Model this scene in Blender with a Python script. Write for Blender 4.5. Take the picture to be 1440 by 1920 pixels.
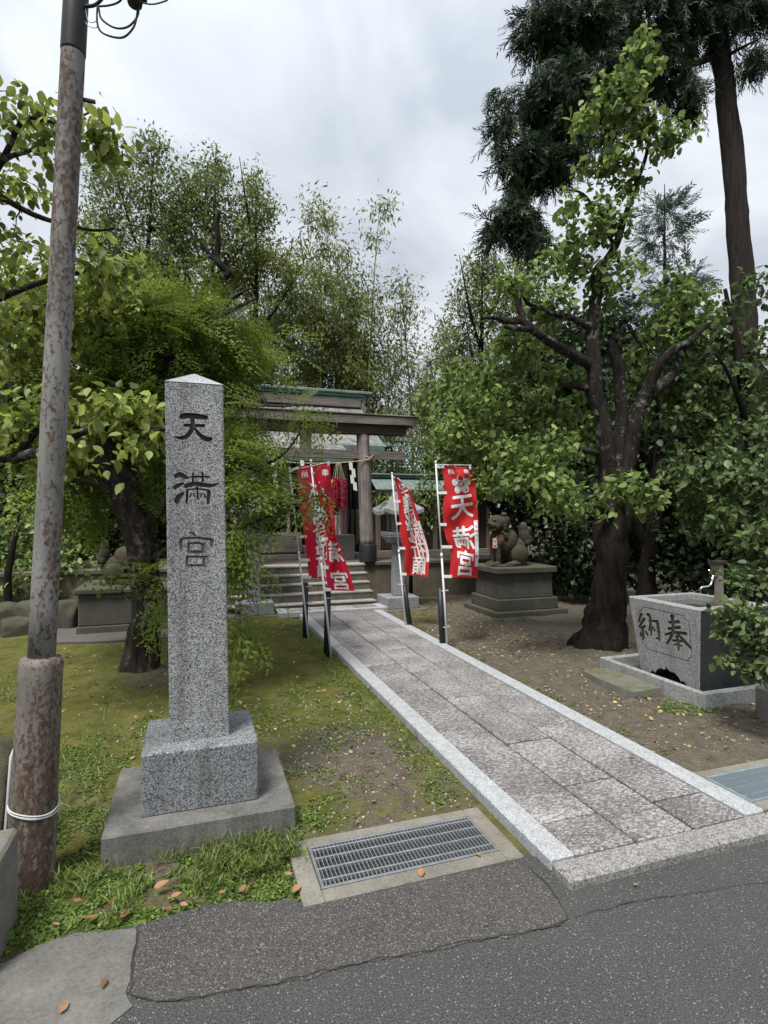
import bpy, bmesh, math, random
import numpy as np
from mathutils import Vector, Matrix, noise as mnoise

for _o in list(bpy.data.objects): bpy.data.objects.remove(_o)
SC = bpy.context.scene
COL = SC.collection
rnd = random.Random(7)
rng = np.random.default_rng(7)
R = math.radians

# ------------------------------------------------------------------ camera, sky, sun, exposure
CAM_H, FPX, YAW = 1.65, 1050.0, math.atan(355 / 1050)
SY, CYW = math.sin(YAW), math.cos(YAW)
cam = bpy.data.cameras.new('camera'); camo = bpy.data.objects.new('camera', cam); COL.objects.link(camo)
cam.sensor_fit = 'HORIZONTAL'; cam.sensor_width = 36; cam.lens = 36 * FPX / 1440
cam.clip_start = 0.05; cam.clip_end = 2000
camo.location = (0, 0, CAM_H); camo.rotation_euler = (R(90), 0, -YAW)
SC.camera = camo

SUN_EL, SUN_AZ = R(64), R(225)            # azimuth clockwise from +Y: behind the viewer, to the left
w = bpy.data.worlds.new('World'); SC.world = w; w.use_nodes = True
nt = w.node_tree; nt.nodes.clear()
def wn(t, **k):
    n = nt.nodes.new(t)
    for a, v in k.items(): setattr(n, a, v)
    return n
out = wn('ShaderNodeOutputWorld'); bg = wn('ShaderNodeBackground')
sky = wn('ShaderNodeTexSky', sky_type='NISHITA', sun_disc=False, sun_elevation=SUN_EL, sun_rotation=SUN_AZ)
tc = wn('ShaderNodeTexCoord'); sep = wn('ShaderNodeSeparateXYZ')
nt.links.new(tc.outputs['Generated'], sep.inputs[0])
zm = wn('ShaderNodeMath', operation='MAXIMUM'); zm.inputs[1].default_value = 0.0
nt.links.new(sep.outputs['Z'], zm.inputs[0])
za = wn('ShaderNodeMath', operation='ADD'); za.inputs[1].default_value = 0.28; nt.links.new(zm.outputs[0], za.inputs[0])
cmb = wn('ShaderNodeCombineXYZ')
for i, ax in enumerate('XY'):
    dv = wn('ShaderNodeMath', operation='DIVIDE'); nt.links.new(sep.outputs[ax], dv.inputs[0]); nt.links.new(za.outputs[0], dv.inputs[1])
    nt.links.new(dv.outputs[0], cmb.inputs[i])
no = wn('ShaderNodeTexNoise'); no.inputs['Scale'].default_value = 2.1; no.inputs['Detail'].default_value = 6; no.inputs['Roughness'].default_value = 0.5; no.inputs['Distortion'].default_value = 0.5
nt.links.new(cmb.outputs[0], no.inputs['Vector'])
rp = wn('ShaderNodeValToRGB'); e = rp.color_ramp.elements
e[0].position = 0.36; e[0].color = (4.6, 5.1, 5.7, 1); e[1].position = 0.66; e[1].color = (8.1, 8.4, 8.8, 1)
nt.links.new(no.outputs['Fac'], rp.inputs[0])
# overcast luminance: the zenith of a cloud deck is brighter than its rim
gr = wn('ShaderNodeMath', operation='MULTIPLY_ADD'); gr.inputs[1].default_value = 0.80; gr.inputs[2].default_value = 0.42
nt.links.new(zm.outputs[0], gr.inputs[0])
ml = wn('ShaderNodeVectorMath', operation='SCALE'); nt.links.new(rp.outputs[0], ml.inputs[0]); nt.links.new(gr.outputs[0], ml.inputs['Scale'])
mx = wn('ShaderNodeMix', data_type='RGBA'); mx.inputs['Factor'].default_value = 0.92
nt.links.new(sky.outputs[0], mx.inputs['A']); nt.links.new(ml.outputs[0], mx.inputs['B'])
bg.inputs['Strength'].default_value = 0.05
nt.links.new(mx.outputs['Result'], bg.inputs['Color']); nt.links.new(bg.outputs[0], out.inputs[0])

sl = bpy.data.lights.new('sun', 'SUN'); sl.energy = 1.5; sl.angle = R(16); sl.color = (1, 0.97, 0.92)
slo = bpy.data.objects.new('sun', sl); COL.objects.link(slo)
sd = Vector((math.sin(SUN_AZ) * math.cos(SUN_EL), math.cos(SUN_AZ) * math.cos(SUN_EL), math.sin(SUN_EL)))
slo.rotation_euler = (-sd).to_track_quat('-Z', 'Y').to_euler(); slo.location = (0, 0, 30)
SC.view_settings.view_transform = 'Standard'; SC.view_settings.look = 'None'
SC.view_settings.exposure = 1.68; SC.view_settings.gamma = 1
SC.render.engine = 'CYCLES'
SC.cycles.max_bounces = 6; SC.cycles.diffuse_bounces = 3; SC.cycles.transmission_bounces = 3; SC.cycles.transparent_max_bounces = 4
SC.cycles.use_denoising = True

# ------------------------------------------------------------------ helpers
def P(px, py, d):                         # a spot of the photograph at depth d, as a place in the world
    r = (px - 720) / FPX * d
    return Vector((d * SY + r * CYW, d * CYW - r * SY, CAM_H + (960 - py) / FPX * d))
def G(px, py, z=0.0):
    return P(px, py, (CAM_H - z) * FPX / (py - 960))

class NT:
    """small node-tree writer"""
    def __init__(s, name):
        s.m = bpy.data.materials.new(name); s.m.use_nodes = True; s.t = s.m.node_tree; s.t.nodes.clear()
        s.out = s.t.nodes.new('ShaderNodeOutputMaterial'); s._c = None
    def n(s, typ, ins=None, **k):
        nd = s.t.nodes.new(typ)
        for a, v in k.items(): setattr(nd, a, v)
        for a, v in (ins or {}).items(): s.put(nd.inputs[a], v)
        return nd
    def put(s, sock, v):
        if isinstance(v, bpy.types.NodeSocket): s.t.links.new(v, sock)
        elif isinstance(v, (tuple, list)) and len(v) == 3 and sock.type == 'RGBA': sock.default_value = (*v, 1)
        else: sock.default_value = v
    def co(s, scale=(1, 1, 1), kind='Object'):
        tc = s.n('ShaderNodeTexCoord') if kind == 'Object' else s.n('ShaderNodeNewGeometry')
        src = tc.outputs['Object'] if kind == 'Object' else tc.outputs['Position']
        if scale == (1, 1, 1): return src
        return s.n('ShaderNodeMapping', {'Vector': src, 'Scale': scale}).outputs[0]
    def noise(s, sc, det=3, rough=0.55, vec=None, dist=0.0):
        return s.n('ShaderNodeTexNoise', {'Vector': vec or s.co(), 'Scale': sc, 'Detail': det, 'Roughness': rough, 'Distortion': dist}).outputs['Fac']
    def vor(s, sc, vec=None, out='Color', feature='F1'):
        return s.n('ShaderNodeTexVoronoi', {'Vector': vec or s.co(), 'Scale': sc}, feature=feature).outputs[out]
    def ramp(s, fac, stops, interp='LINEAR'):
        nd = s.n('ShaderNodeValToRGB', {'Fac': fac}); cr = nd.color_ramp; cr.interpolation = interp
        while len(cr.elements) < len(stops): cr.elements.new(0.5)
        for e, (p, c) in zip(cr.elements, stops):
            e.position = p; e.color = (c, c, c, 1) if not isinstance(c, tuple) else (*c, 1)
        return nd.outputs['Color']
    def mix(s, f, a, b, mode='MIX'):
        nd = s.n('ShaderNodeMix', data_type='RGBA', blend_type=mode)
        s.put(nd.inputs['Factor'], f); s.put(nd.inputs['A'], a); s.put(nd.inputs['B'], b)
        return nd.outputs['Result']
    def math(s, op, a, b=0.0, c=0.0):
        nd = s.n('ShaderNodeMath', operation=op); s.put(nd.inputs[0], a); s.put(nd.inputs[1], b); s.put(nd.inputs[2], c)
        return nd.outputs[0]
    def bump(s, h, strength=0.4, dist=0.01):
        return s.n('ShaderNodeBump', {'Height': h, 'Strength': strength, 'Distance': dist}).outputs[0]
    def done(s, col, rough=0.8, normal=None, metal=0.0, spec=0.3, transl=0.0, coat=0.0):
        b = s.n('ShaderNodeBsdfPrincipled', {'Base Color': col, 'Roughness': rough, 'Metallic': metal, 'Specular IOR Level': spec, 'Coat Weight': coat})
        if normal: s.put(b.inputs['Normal'], normal)
        sh = b.outputs[0]
        if transl:
            t = s.n('ShaderNodeBsdfTranslucent', {'Color': col})
            mxs = s.n('ShaderNodeMixShader', {0: transl}); s.t.links.new(sh, mxs.inputs[1]); s.t.links.new(t.outputs[0], mxs.inputs[2]); sh = mxs.outputs[0]
        s.t.links.new(sh, s.out.inputs[0]); return s.m

MAT = {}
def m_granite(name, lo, hi, sc, grime=0.3, grime_col=(0.05, 0.05, 0.04), rough=0.75, spec=0.3):
    s = NT(name); p = s.co()
    v = s.vor(sc, p); g = s.n('ShaderNodeSeparateColor', {0: v}).outputs[0]
    v2 = s.noise(sc * 0.55, 2, 0.7, p)
    k = s.math('MULTIPLY_ADD', g, 0.6, s.math('MULTIPLY', v2, 0.45))
    col = s.ramp(k, [(0.22, lo), (0.5, tuple((a + b) / 2 for a, b in zip(lo, hi))), (0.78, hi)])
    st = s.ramp(s.noise(3.0, 5, 0.65, p), [(0.45, 0.0), (0.75, 1.0)])
    col = s.mix(s.math('MULTIPLY', st, grime), col, grime_col)
    sk = s.ramp(s.noise(1.5, 5, 0.7, s.co((9, 9, .7))), [(0.5, 0.0), (0.72, 1.0)])
    col = s.mix(s.math('MULTIPLY', sk, grime * 1.6), col, grime_col)
    lich = s.ramp(s.noise(22, 5, 0.75, p), [(0.66, 0.0), (0.74, 1.0)])
    col = s.mix(s.math('MULTIPLY', lich, grime), col, (0.30, 0.30, 0.25))
    MAT[name] = s.done(col, rough, s.bump(k, 0.3, 0.003), spec=spec)
m_granite('granite_grey', (0.034, 0.036, 0.038), (0.43, 0.435, 0.44), 205, 0.3)
m_granite('granite_block', (0.026, 0.029, 0.033), (0.31, 0.32, 0.33), 205, 0.25)
m_granite('granite_pale', (0.22, 0.228, 0.236), (0.48, 0.492, 0.505), 190, 0.35, (0.2, 0.2, 0.19))
m_granite('granite_kerb', (0.10, 0.097, 0.09), (0.34, 0.327, 0.305), 150, 0.4, (0.12, 0.11, 0.1))
m_granite('granite_basin', (0.10, 0.104, 0.103), (0.42, 0.43, 0.425), 190, 0.25)
m_granite('granite_lantern', (0.14, 0.15, 0.16), (0.33, 0.34, 0.35), 130, 0.35)
m_granite('granite_polished_dark_reflection', (0.012, 0.014, 0.015), (0.055, 0.06, 0.06), 190, 0.06, (0.02, 0.022, 0.02), 0.4, 0.35)  # polished stone with the reflection of dark trees painted into its colour

def m_stone(name, a, b, sc=6, stain=(0.03, 0.03, 0.025), st_amt=0.6, moss=None, bump=0.5, streak=True, rough=0.9):
    s = NT(name); p = s.co()
    n1 = s.noise(sc, 8, 0.65, p); col = s.ramp(n1, [(0.3, a), (0.7, b)])
    sv = s.co((5, 5, 0.8)) if streak else p
    n2 = s.noise(1.6, 6, 0.65, sv)
    col = s.mix(s.math('MULTIPLY', s.ramp(n2, [(0.42, 0.0), (0.68, 1.0)]), st_amt), col, stain)
    fine = s.noise(90, 3, 0.6, p)
    col = s.mix(0.35, col, s.ramp(fine, [(0.3, tuple(x * 0.4 for x in a)), (0.7, b)]))
    if moss:
        up = s.n('ShaderNodeSeparateXYZ', {0: s.n('ShaderNodeNewGeometry').outputs['Normal']}).outputs[2]
        k = s.math('MULTIPLY', s.ramp(s.noise(7, 5, 0.7, p), [(0.38, 0.0), (0.62, 1.0)]), s.ramp(up, [(0.2, 0.12), (0.8, 0.8)]))
        col = s.mix(k, col, moss)
    h = s.math('MULTIPLY_ADD', fine, 0.3, n1)
    MAT[name] = s.done(col, rough, s.bump(h, bump, 0.012))
m_stone('concrete_base', (0.09, 0.086, 0.077), (0.22, 0.212, 0.195), 7, (0.055, 0.053, 0.046), 0.8, None, 0.4)
m_stone('concrete_gutter', (0.15, 0.138, 0.115), (0.29, 0.27, 0.23), 9, (0.10, 0.09, 0.07), 0.75, None, 0.5, False)
m_stone('concrete_patch', (0.10, 0.096, 0.086), (0.20, 0.193, 0.174), 8, (0.07, 0.068, 0.06), 0.75, None, 0.5, False)
m_stone('concrete_wall', (0.12, 0.10, 0.075), (0.2, 0.17, 0.125), 5, (0.06, 0.05, 0.035), 0.6, (0.09, 0.10, 0.03), 0.4)
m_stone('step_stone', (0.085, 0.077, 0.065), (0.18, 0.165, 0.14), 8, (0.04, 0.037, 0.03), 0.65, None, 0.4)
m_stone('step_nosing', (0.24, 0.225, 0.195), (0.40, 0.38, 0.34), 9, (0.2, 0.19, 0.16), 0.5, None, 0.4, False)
m_stone('dark_pedestal', (0.05, 0.047, 0.039), (0.115, 0.107, 0.093), 5, (0.035, 0.033, 0.027), 0.7, (0.075, 0.085, 0.03), 0.6)
m_stone('statue_stone', (0.028, 0.023, 0.017), (0.08, 0.066, 0.046), 14, (0.022, 0.019, 0.013), 0.7, (0.085, 0.083, 0.045), 0.9, False)
m_stone('boulder_stone', (0.10, 0.085, 0.065), (0.22, 0.185, 0.14), 4, (0.05, 0.045, 0.035), 0.6, (0.06, 0.07, 0.025), 0.9, False)
m_stone('boulder_dark', (0.045, 0.04, 0.033), (0.12, 0.105, 0.088), 5, (0.025, 0.023, 0.018), 0.6, (0.05, 0.06, 0.02), 0.9, False)
m_stone('gravel_grey', (0.06, 0.057, 0.05), (0.17, 0.16, 0.145), 40, (0.045, 0.042, 0.036), 0.6, None, 1.0, False)
m_stone('rough_stone', (0.13, 0.12, 0.11), (0.27, 0.25, 0.23), 7, (0.07, 0.065, 0.06), 0.5, (0.08, 0.09, 0.03), 0.8, False)
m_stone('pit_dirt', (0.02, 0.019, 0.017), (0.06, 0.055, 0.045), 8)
m_stone('carved_faint', (0.07, 0.067, 0.06), (0.20, 0.19, 0.17), 40, (0.05, 0.048, 0.043), 0.5, None, 0.4, False)
m_stone('carved_grime', (0.035, 0.033, 0.03), (0.11, 0.103, 0.093), 30, (0.035, 0.033, 0.03), 0.6, None, 0.4, False)

def m_flag():
    s = NT('flagstone'); g = s.co((1, 1, 1), 'pos')
    rv = s.n('ShaderNodeObjectInfo').outputs['Random']
    off = s.n('ShaderNodeCombineXYZ', {0: s.math('MULTIPLY', rv, 37.0), 1: s.math('MULTIPLY', rv, 91.0)}).outputs[0]
    q = s.n('ShaderNodeVectorMath', {0: g, 1: off}, operation='ADD').outputs[0]
    an = s.n('ShaderNodeMapping', {'Vector': q, 'Scale': (24, 46, 26), 'Rotation': (0, 0, 0.35)}).outputs[0]
    n1 = s.noise(1.6, 5, 0.78, an, 0.5)
    n2 = s.noise(130, 2, 0.6, q)
    k = s.math('MULTIPLY_ADD', n2, 0.22, s.math('MULTIPLY', n1, 0.9))
    big = s.noise(2.2, 3, 0.5, q)
    k2 = s.math('ADD', s.math('MULTIPLY_ADD', big, 0.24, s.math('SUBTRACT', k, 0.12)), s.math('MULTIPLY', s.math('SUBTRACT', rv, 0.5), 0.03))
    col = s.ramp(k2, [(0.41, (0.085, 0.075, 0.073)), (0.535, (0.14, 0.126, 0.123)), (0.59, (0.275, 0.262, 0.255)), (0.69, (0.45, 0.44, 0.43))])
    MAT['flagstone'] = s.done(col, 0.72, s.bump(k, 0.7, 0.012), spec=0.4)
m_flag()

def m_asphalt(name, a, b, speck, amount):
    s = NT(name); p = s.co((1, 1, 1), 'pos')
    n1 = s.noise(2.3, 7, 0.72, p); n2 = s.noise(150, 3, 0.8, p)
    col = s.mix(s.ramp(n2, [(0.38, 0.0), (0.66, 1.0)]), s.ramp(n1, [(0.3, a), (0.7, b)]), tuple(x * 2.8 for x in b))
    v = s.n('ShaderNodeTexVoronoi', {'Vector': p, 'Scale': 125.0})
    r = s.n('ShaderNodeSeparateColor', {0: v.outputs['Color']})
    big = s.math('MULTIPLY', s.math('GREATER_THAN', r.outputs[0], 1 - amount), s.math('LESS_THAN', v.outputs['Distance'], s.math('MULTIPLY_ADD', r.outputs[1], 0.32, 0.12)))
    col = s.mix(s.math('MULTIPLY', big, s.math('MULTIPLY_ADD', r.outputs[2], 0.7, 0.3)), col, speck)
    v2 = s.vor(140, p, 'Distance')
    MAT[name] = s.done(col, 0.85, s.bump(s.math('ADD', v2, s.math('MULTIPLY', n2, 0.5)), 0.8, 0.006), spec=0.35)
m_asphalt('asphalt_road', (0.0155, 0.0155, 0.0152), (0.037, 0.0365, 0.0355), (0.25, 0.24, 0.225), 0.32)
m_asphalt('asphalt_patch', (0.018, 0.0165, 0.016), (0.042, 0.039, 0.037), (0.30, 0.285, 0.265), 0.42)

def m_ground():
    s = NT('mossy_earth'); p = s.co((1, 1, 1), 'pos')
    n1 = s.noise(0.9, 6, 0.62, p); n2 = s.noise(9, 6, 0.7, p); n3 = s.noise(70, 3, 0.65, p)
    dirt = s.ramp(n2, [(0.3, (0.06, 0.05, 0.037)), (0.7, (0.155, 0.13, 0.098))])
    dirt = s.mix(s.ramp(n3, [(0.45, 0.0), (0.72, 0.75)]), dirt, (0.21, 0.185, 0.145))
    mossc = s.ramp(s.noise(5, 5, 0.65, p), [(0.3, (0.06, 0.066, 0.016)), (0.55, (0.138, 0.13, 0.034)), (0.8, (0.19, 0.172, 0.058))])
    mossc = s.mix(s.ramp(n3, [(0.4, 0.0), (0.75, 0.6)]), mossc, (0.07, 0.095, 0.02))
    at = s.n('ShaderNodeAttribute', attribute_name='moss').outputs['Fac']
    f = s.math('ADD', at, s.math('MULTIPLY', s.math('SUBTRACT', n1, 0.5), 1.5))
    f = s.math('ADD', f, s.math('MULTIPLY', s.math('SUBTRACT', n2, 0.5), 1.1))
    col = s.mix(s.ramp(f, [(0.35, 0.0), (0.65, 1.0)]), dirt, mossc)
    v = s.n('ShaderNodeTexVoronoi', {'Vector': p, 'Scale': 38.0}); r = s.n('ShaderNodeSeparateColor', {0: v.outputs['Color']})
    peb = s.math('MULTIPLY', s.math('GREATER_THAN', r.outputs[0], 0.86), s.math('LESS_THAN', v.outputs['Distance'], 0.22))
    col = s.mix(s.math('MULTIPLY', peb, 0.8), col, s.ramp(r.outputs[1], [(0, (0.1, 0.085, 0.07)), (1, (0.36, 0.33, 0.28))]))
    h = s.math('ADD', s.math('MULTIPLY', n2, 1.0), s.math('MULTIPLY', n3, 0.4))
    MAT['mossy_earth'] = s.done(col, 0.95, s.bump(h, 1.0, 0.045), spec=0.15)
m_ground()

def m_wood(name, a, b, axis=2, sc=1.0, rough=0.85):
    s = NT(name); k = [38, 38, 38]; k[axis] = 1.6
    p = s.co(tuple(x * sc for x in k))
    n = s.noise(1.0, 5, 0.65, p, 0.4); n2 = s.noise(4, 4, 0.6)
    col = s.ramp(n, [(0.3, a), (0.68, b)])
    col = s.mix(s.math('MULTIPLY', s.ramp(n2, [(0.45, 0.0), (0.8, 1.0)]), 0.5), col, tuple(x * 0.55 for x in a))
    MAT[name] = s.done(col, rough, s.bump(n, 0.6, 0.008), spec=0.2)
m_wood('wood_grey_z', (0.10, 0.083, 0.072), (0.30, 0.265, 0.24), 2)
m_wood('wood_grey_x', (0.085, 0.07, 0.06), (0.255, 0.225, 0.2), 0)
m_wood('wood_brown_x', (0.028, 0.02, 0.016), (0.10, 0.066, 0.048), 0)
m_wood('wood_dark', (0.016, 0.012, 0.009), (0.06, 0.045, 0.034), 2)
m_wood('wood_fence', (0.09, 0.07, 0.055), (0.2, 0.165, 0.13), 2)

def m_plain(name, col, rough=0.6, var=0.25, sc=12, metal=0.0, spec=0.3, bump=0.2, transl=0.0, coat=0.0):
    s = NT(name); n = s.noise(sc, 5, 0.6)
    c = s.ramp(n, [(0.3, tuple(x * (1 - var) for x in col)), (0.7, tuple(min(1, x * (1 + var)) for x in col))])
    MAT[name] = s.done(c, rough, s.bump(n, bump, 0.004), metal, spec, transl, coat)
m_plain('red_cloth_left', (0.60, 0.014, 0.05), 0.75, 0.08, 6, transl=0.35)
m_plain('red_cloth_right', (0.62, 0.028, 0.032), 0.75, 0.08, 6, transl=0.35)
m_plain('white_print', (0.8, 0.8, 0.8), 0.7, 0.05, 8, transl=0.2)
m_plain('white_strip', (0.72, 0.72, 0.73), 0.7, 0.05, 8)
m_plain('pole_white', (0.66, 0.66, 0.66), 0.4, 0.12, 9)
m_plain('black_pipe', (0.022, 0.024, 0.027), 0.45, 0.3, 12)
m_plain('black_metal', (0.02, 0.02, 0.022), 0.5, 0.3, 12)
m_plain('galvanised', (0.36, 0.375, 0.39), 0.42, 0.2, 25, 0.75, 0.5)
m_plain('galvanised_blue', (0.36, 0.43, 0.47), 0.45, 0.2, 25, 0.6, 0.5)
m_plain('chrome', (0.75, 0.77, 0.78), 0.2, 0.08, 10, 1.0, 0.5)
m_plain('wire_grey', (0.5, 0.5, 0.5), 0.5, 0.1, 10)
m_plain('cable_black', (0.012, 0.012, 0.013), 0.6, 0.2, 10)
m_plain('rope_straw', (0.42, 0.36, 0.24), 0.9, 0.2, 40)
m_plain('paper_white', (0.75, 0.75, 0.72), 0.8, 0.05, 10, transl=0.2)
m_plain('copper_green', (0.15, 0.195, 0.175), 0.7, 0.3, 5)
m_plain('copper_dark', (0.10, 0.16, 0.14), 0.6, 0.3, 5)
m_plain('shingle', (0.18, 0.177, 0.165), 0.85, 0.3, 9, bump=0.5)
m_plain('shingle_b', (0.14, 0.147, 0.135), 0.85, 0.3, 9, bump=0.5)
m_plain('shingle_c', (0.22, 0.217, 0.2), 0.85, 0.3, 9, bump=0.5)
m_plain('blue_tile', (0.30, 0.40, 0.42), 0.5, 0.2, 9)
m_plain('cream_wall', (0.5, 0.47, 0.4), 0.85, 0.12, 3)
m_plain('glass_dark', (0.02, 0.024, 0.028), 0.1, 0.2, 3, spec=0.6)
m_plain('indigo_cloth', (0.015, 0.012, 0.03), 0.9, 0.2, 8)
m_plain('water', (0.06, 0.065, 0.055), 0.06, 0.1, 4, spec=0.6, bump=0.05)
m_plain('pink_cloth', (0.55, 0.18, 0.28), 0.8, 0.2, 9)
m_plain('crane_red', (0.42, 0.01, 0.03), 0.7, 0.35, 30, transl=0.2)
m_plain('crane_gold', (0.45, 0.28, 0.05), 0.7, 0.35, 30)
m_plain('crane_purple', (0.2, 0.03, 0.14), 0.7, 0.3, 30)
m_plain('amulet_cream', (0.62, 0.5, 0.36), 0.7, 0.12, 30)
m_plain('amulet_red', (0.5, 0.06, 0.04), 0.7, 0.12, 30)

def m_pole():
    s = NT('rusty_steel'); p = s.co(); at_ = s.n('ShaderNodeAttribute', attribute_name='moss').outputs['Fac']
    base = s.ramp(s.noise(5, 5, 0.6, s.co((2, 2, .5))), [(0.3, (0.12, 0.115, 0.105)), (0.7, (0.255, 0.25, 0.235))])
    base = s.mix(s.math('MULTIPLY', at_, 0.75), base, s.ramp(s.noise(6, 5, 0.6, s.co((2, 2, .5))), [(0.3, (0.10, 0.085, 0.07)), (0.7, (0.21, 0.19, 0.165))]))
    at = s.n('ShaderNodeAttribute', attribute_name='moss').outputs['Fac']
    spots = s.noise(62, 3, 0.7, s.co((1, 1, 0.6))); big = s.noise(2.6, 6, 0.7, s.co((1.8, 1.8, 0.3)))
    k = s.math('ADD', s.math('MULTIPLY', spots, 0.62), s.math('MULTIPLY', big, 0.68)); k = s.math('ADD', k, s.math('MULTIPLY', at, 0.03))
    rustc = s.ramp(s.noise(30, 4, 0.7, p), [(0.3, (0.026, 0.017, 0.012)), (0.7, (0.12, 0.068, 0.043))])
    col = s.mix(s.ramp(k, [(0.635, 0.0), (0.73, 0.9)]), base, rustc)
    MAT['rusty_steel'] = s.done(col, 0.8, s.bump(k, 0.5, 0.005), spec=0.25)
m_pole()

def m_bark(name, a, b, lichen=None, vs=0.25, sc=18):
    s = NT(name); p = s.co((sc, sc, sc * vs))
    n = s.noise(1.0, 6, 0.7, p, 0.6); n2 = s.noise(4, 5, 0.6)
    col = s.ramp(n, [(0.32, a), (0.7, b)])
    if lichen:
        col = s.mix(s.ramp(s.math('ADD', s.noise(16, 4, 0.7), s.math('MULTIPLY', s.math('SUBTRACT', n2, 0.5), 0.8)), [(0.57, 0.0), (0.72, 0.8)]), col, lichen)
    MAT[name] = s.done(col, 0.95, s.bump(n, 1.0, 0.03), spec=0.15)
m_bark('bark_dark', (0.006, 0.005, 0.0045), (0.028, 0.023, 0.02))
m_bark('bark_plum', (0.009, 0.007, 0.006), (0.042, 0.034, 0.029), (0.17, 0.18, 0.155))
m_bark('bark_old', (0.007, 0.0055, 0.005), (0.04, 0.031, 0.026))
m_bark('bark_cedar', (0.012, 0.010, 0.009), (0.055, 0.044, 0.038), None, 0.06, 26)
m_bark('bark_shaggy', (0.010, 0.008, 0.007), (0.07, 0.055, 0.045), (0.15, 0.14, 0.12), 0.1, 24)
m_plain('bamboo_culm', (0.16, 0.19, 0.07), 0.5, 0.3, 4)

def m_leaf(name, dark, light, transl=0.3, rough=0.5, spec=0.35):
    s = NT(name); at = s.n('ShaderNodeAttribute', attribute_name='tint').outputs['Fac']
    col = s.ramp(at, [(0.0, dark), (0.85, light), (1.0, tuple(min(1, x * 1.35) for x in light))])
    MAT[name] = s.done(col, rough, None, 0, spec, transl)
m_leaf('leaf_plum_left', (0.075, 0.11, 0.022), (0.37, 0.43, 0.10), 0.45)
m_leaf('leaf_plum_right', (0.05, 0.09, 0.022), (0.27, 0.36, 0.10), 0.45)
m_leaf('leaf_cypress', (0.055, 0.085, 0.013), (0.225, 0.30, 0.05), 0.45)
m_leaf('leaf_cedar', (0.012, 0.026, 0.011), (0.042, 0.074, 0.03), 0.25)
m_leaf('leaf_fir', (0.05, 0.08, 0.06), (0.12, 0.165, 0.13), 0.25)
m_leaf('leaf_evergreen', (0.03, 0.055, 0.02), (0.09, 0.135, 0.05), 0.3, 0.48, 0.35)
m_leaf('leaf_camellia', (0.036, 0.066, 0.022), (0.15, 0.205, 0.07), 0.35, 0.48, 0.35)
m_leaf('leaf_dark', (0.018, 0.034, 0.014), (0.06, 0.09, 0.035), 0.25)
m_leaf('leaf_bamboo', (0.05, 0.072, 0.016), (0.29, 0.33, 0.095), 0.42)
m_leaf('leaf_slender', (0.05, 0.08, 0.022), (0.25, 0.31, 0.105), 0.4)
m_leaf('leaf_bush', (0.05, 0.085, 0.022), (0.26, 0.34, 0.10), 0.4)
m_leaf('leaf_weed', (0.05, 0.085, 0.015), (0.16, 0.235, 0.045), 0.3)
m_leaf('leaf_grass', (0.06, 0.085, 0.015), (0.17, 0.23, 0.05), 0.3)
m_leaf('twig_brown', (0.03, 0.022, 0.016), (0.14, 0.105, 0.075), 0.0, 0.9)
m_leaf('pebble_grey', (0.07, 0.065, 0.055), (0.34, 0.315, 0.27), 0.0, 0.9)
m_leaf('leaf_litter', (0.12, 0.07, 0.03), (0.40, 0.34, 0.14), 0.1, 0.8)
m_leaf('leaf_dead', (0.13, 0.05, 0.022), (0.36, 0.20, 0.10), 0.1, 0.6)

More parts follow.
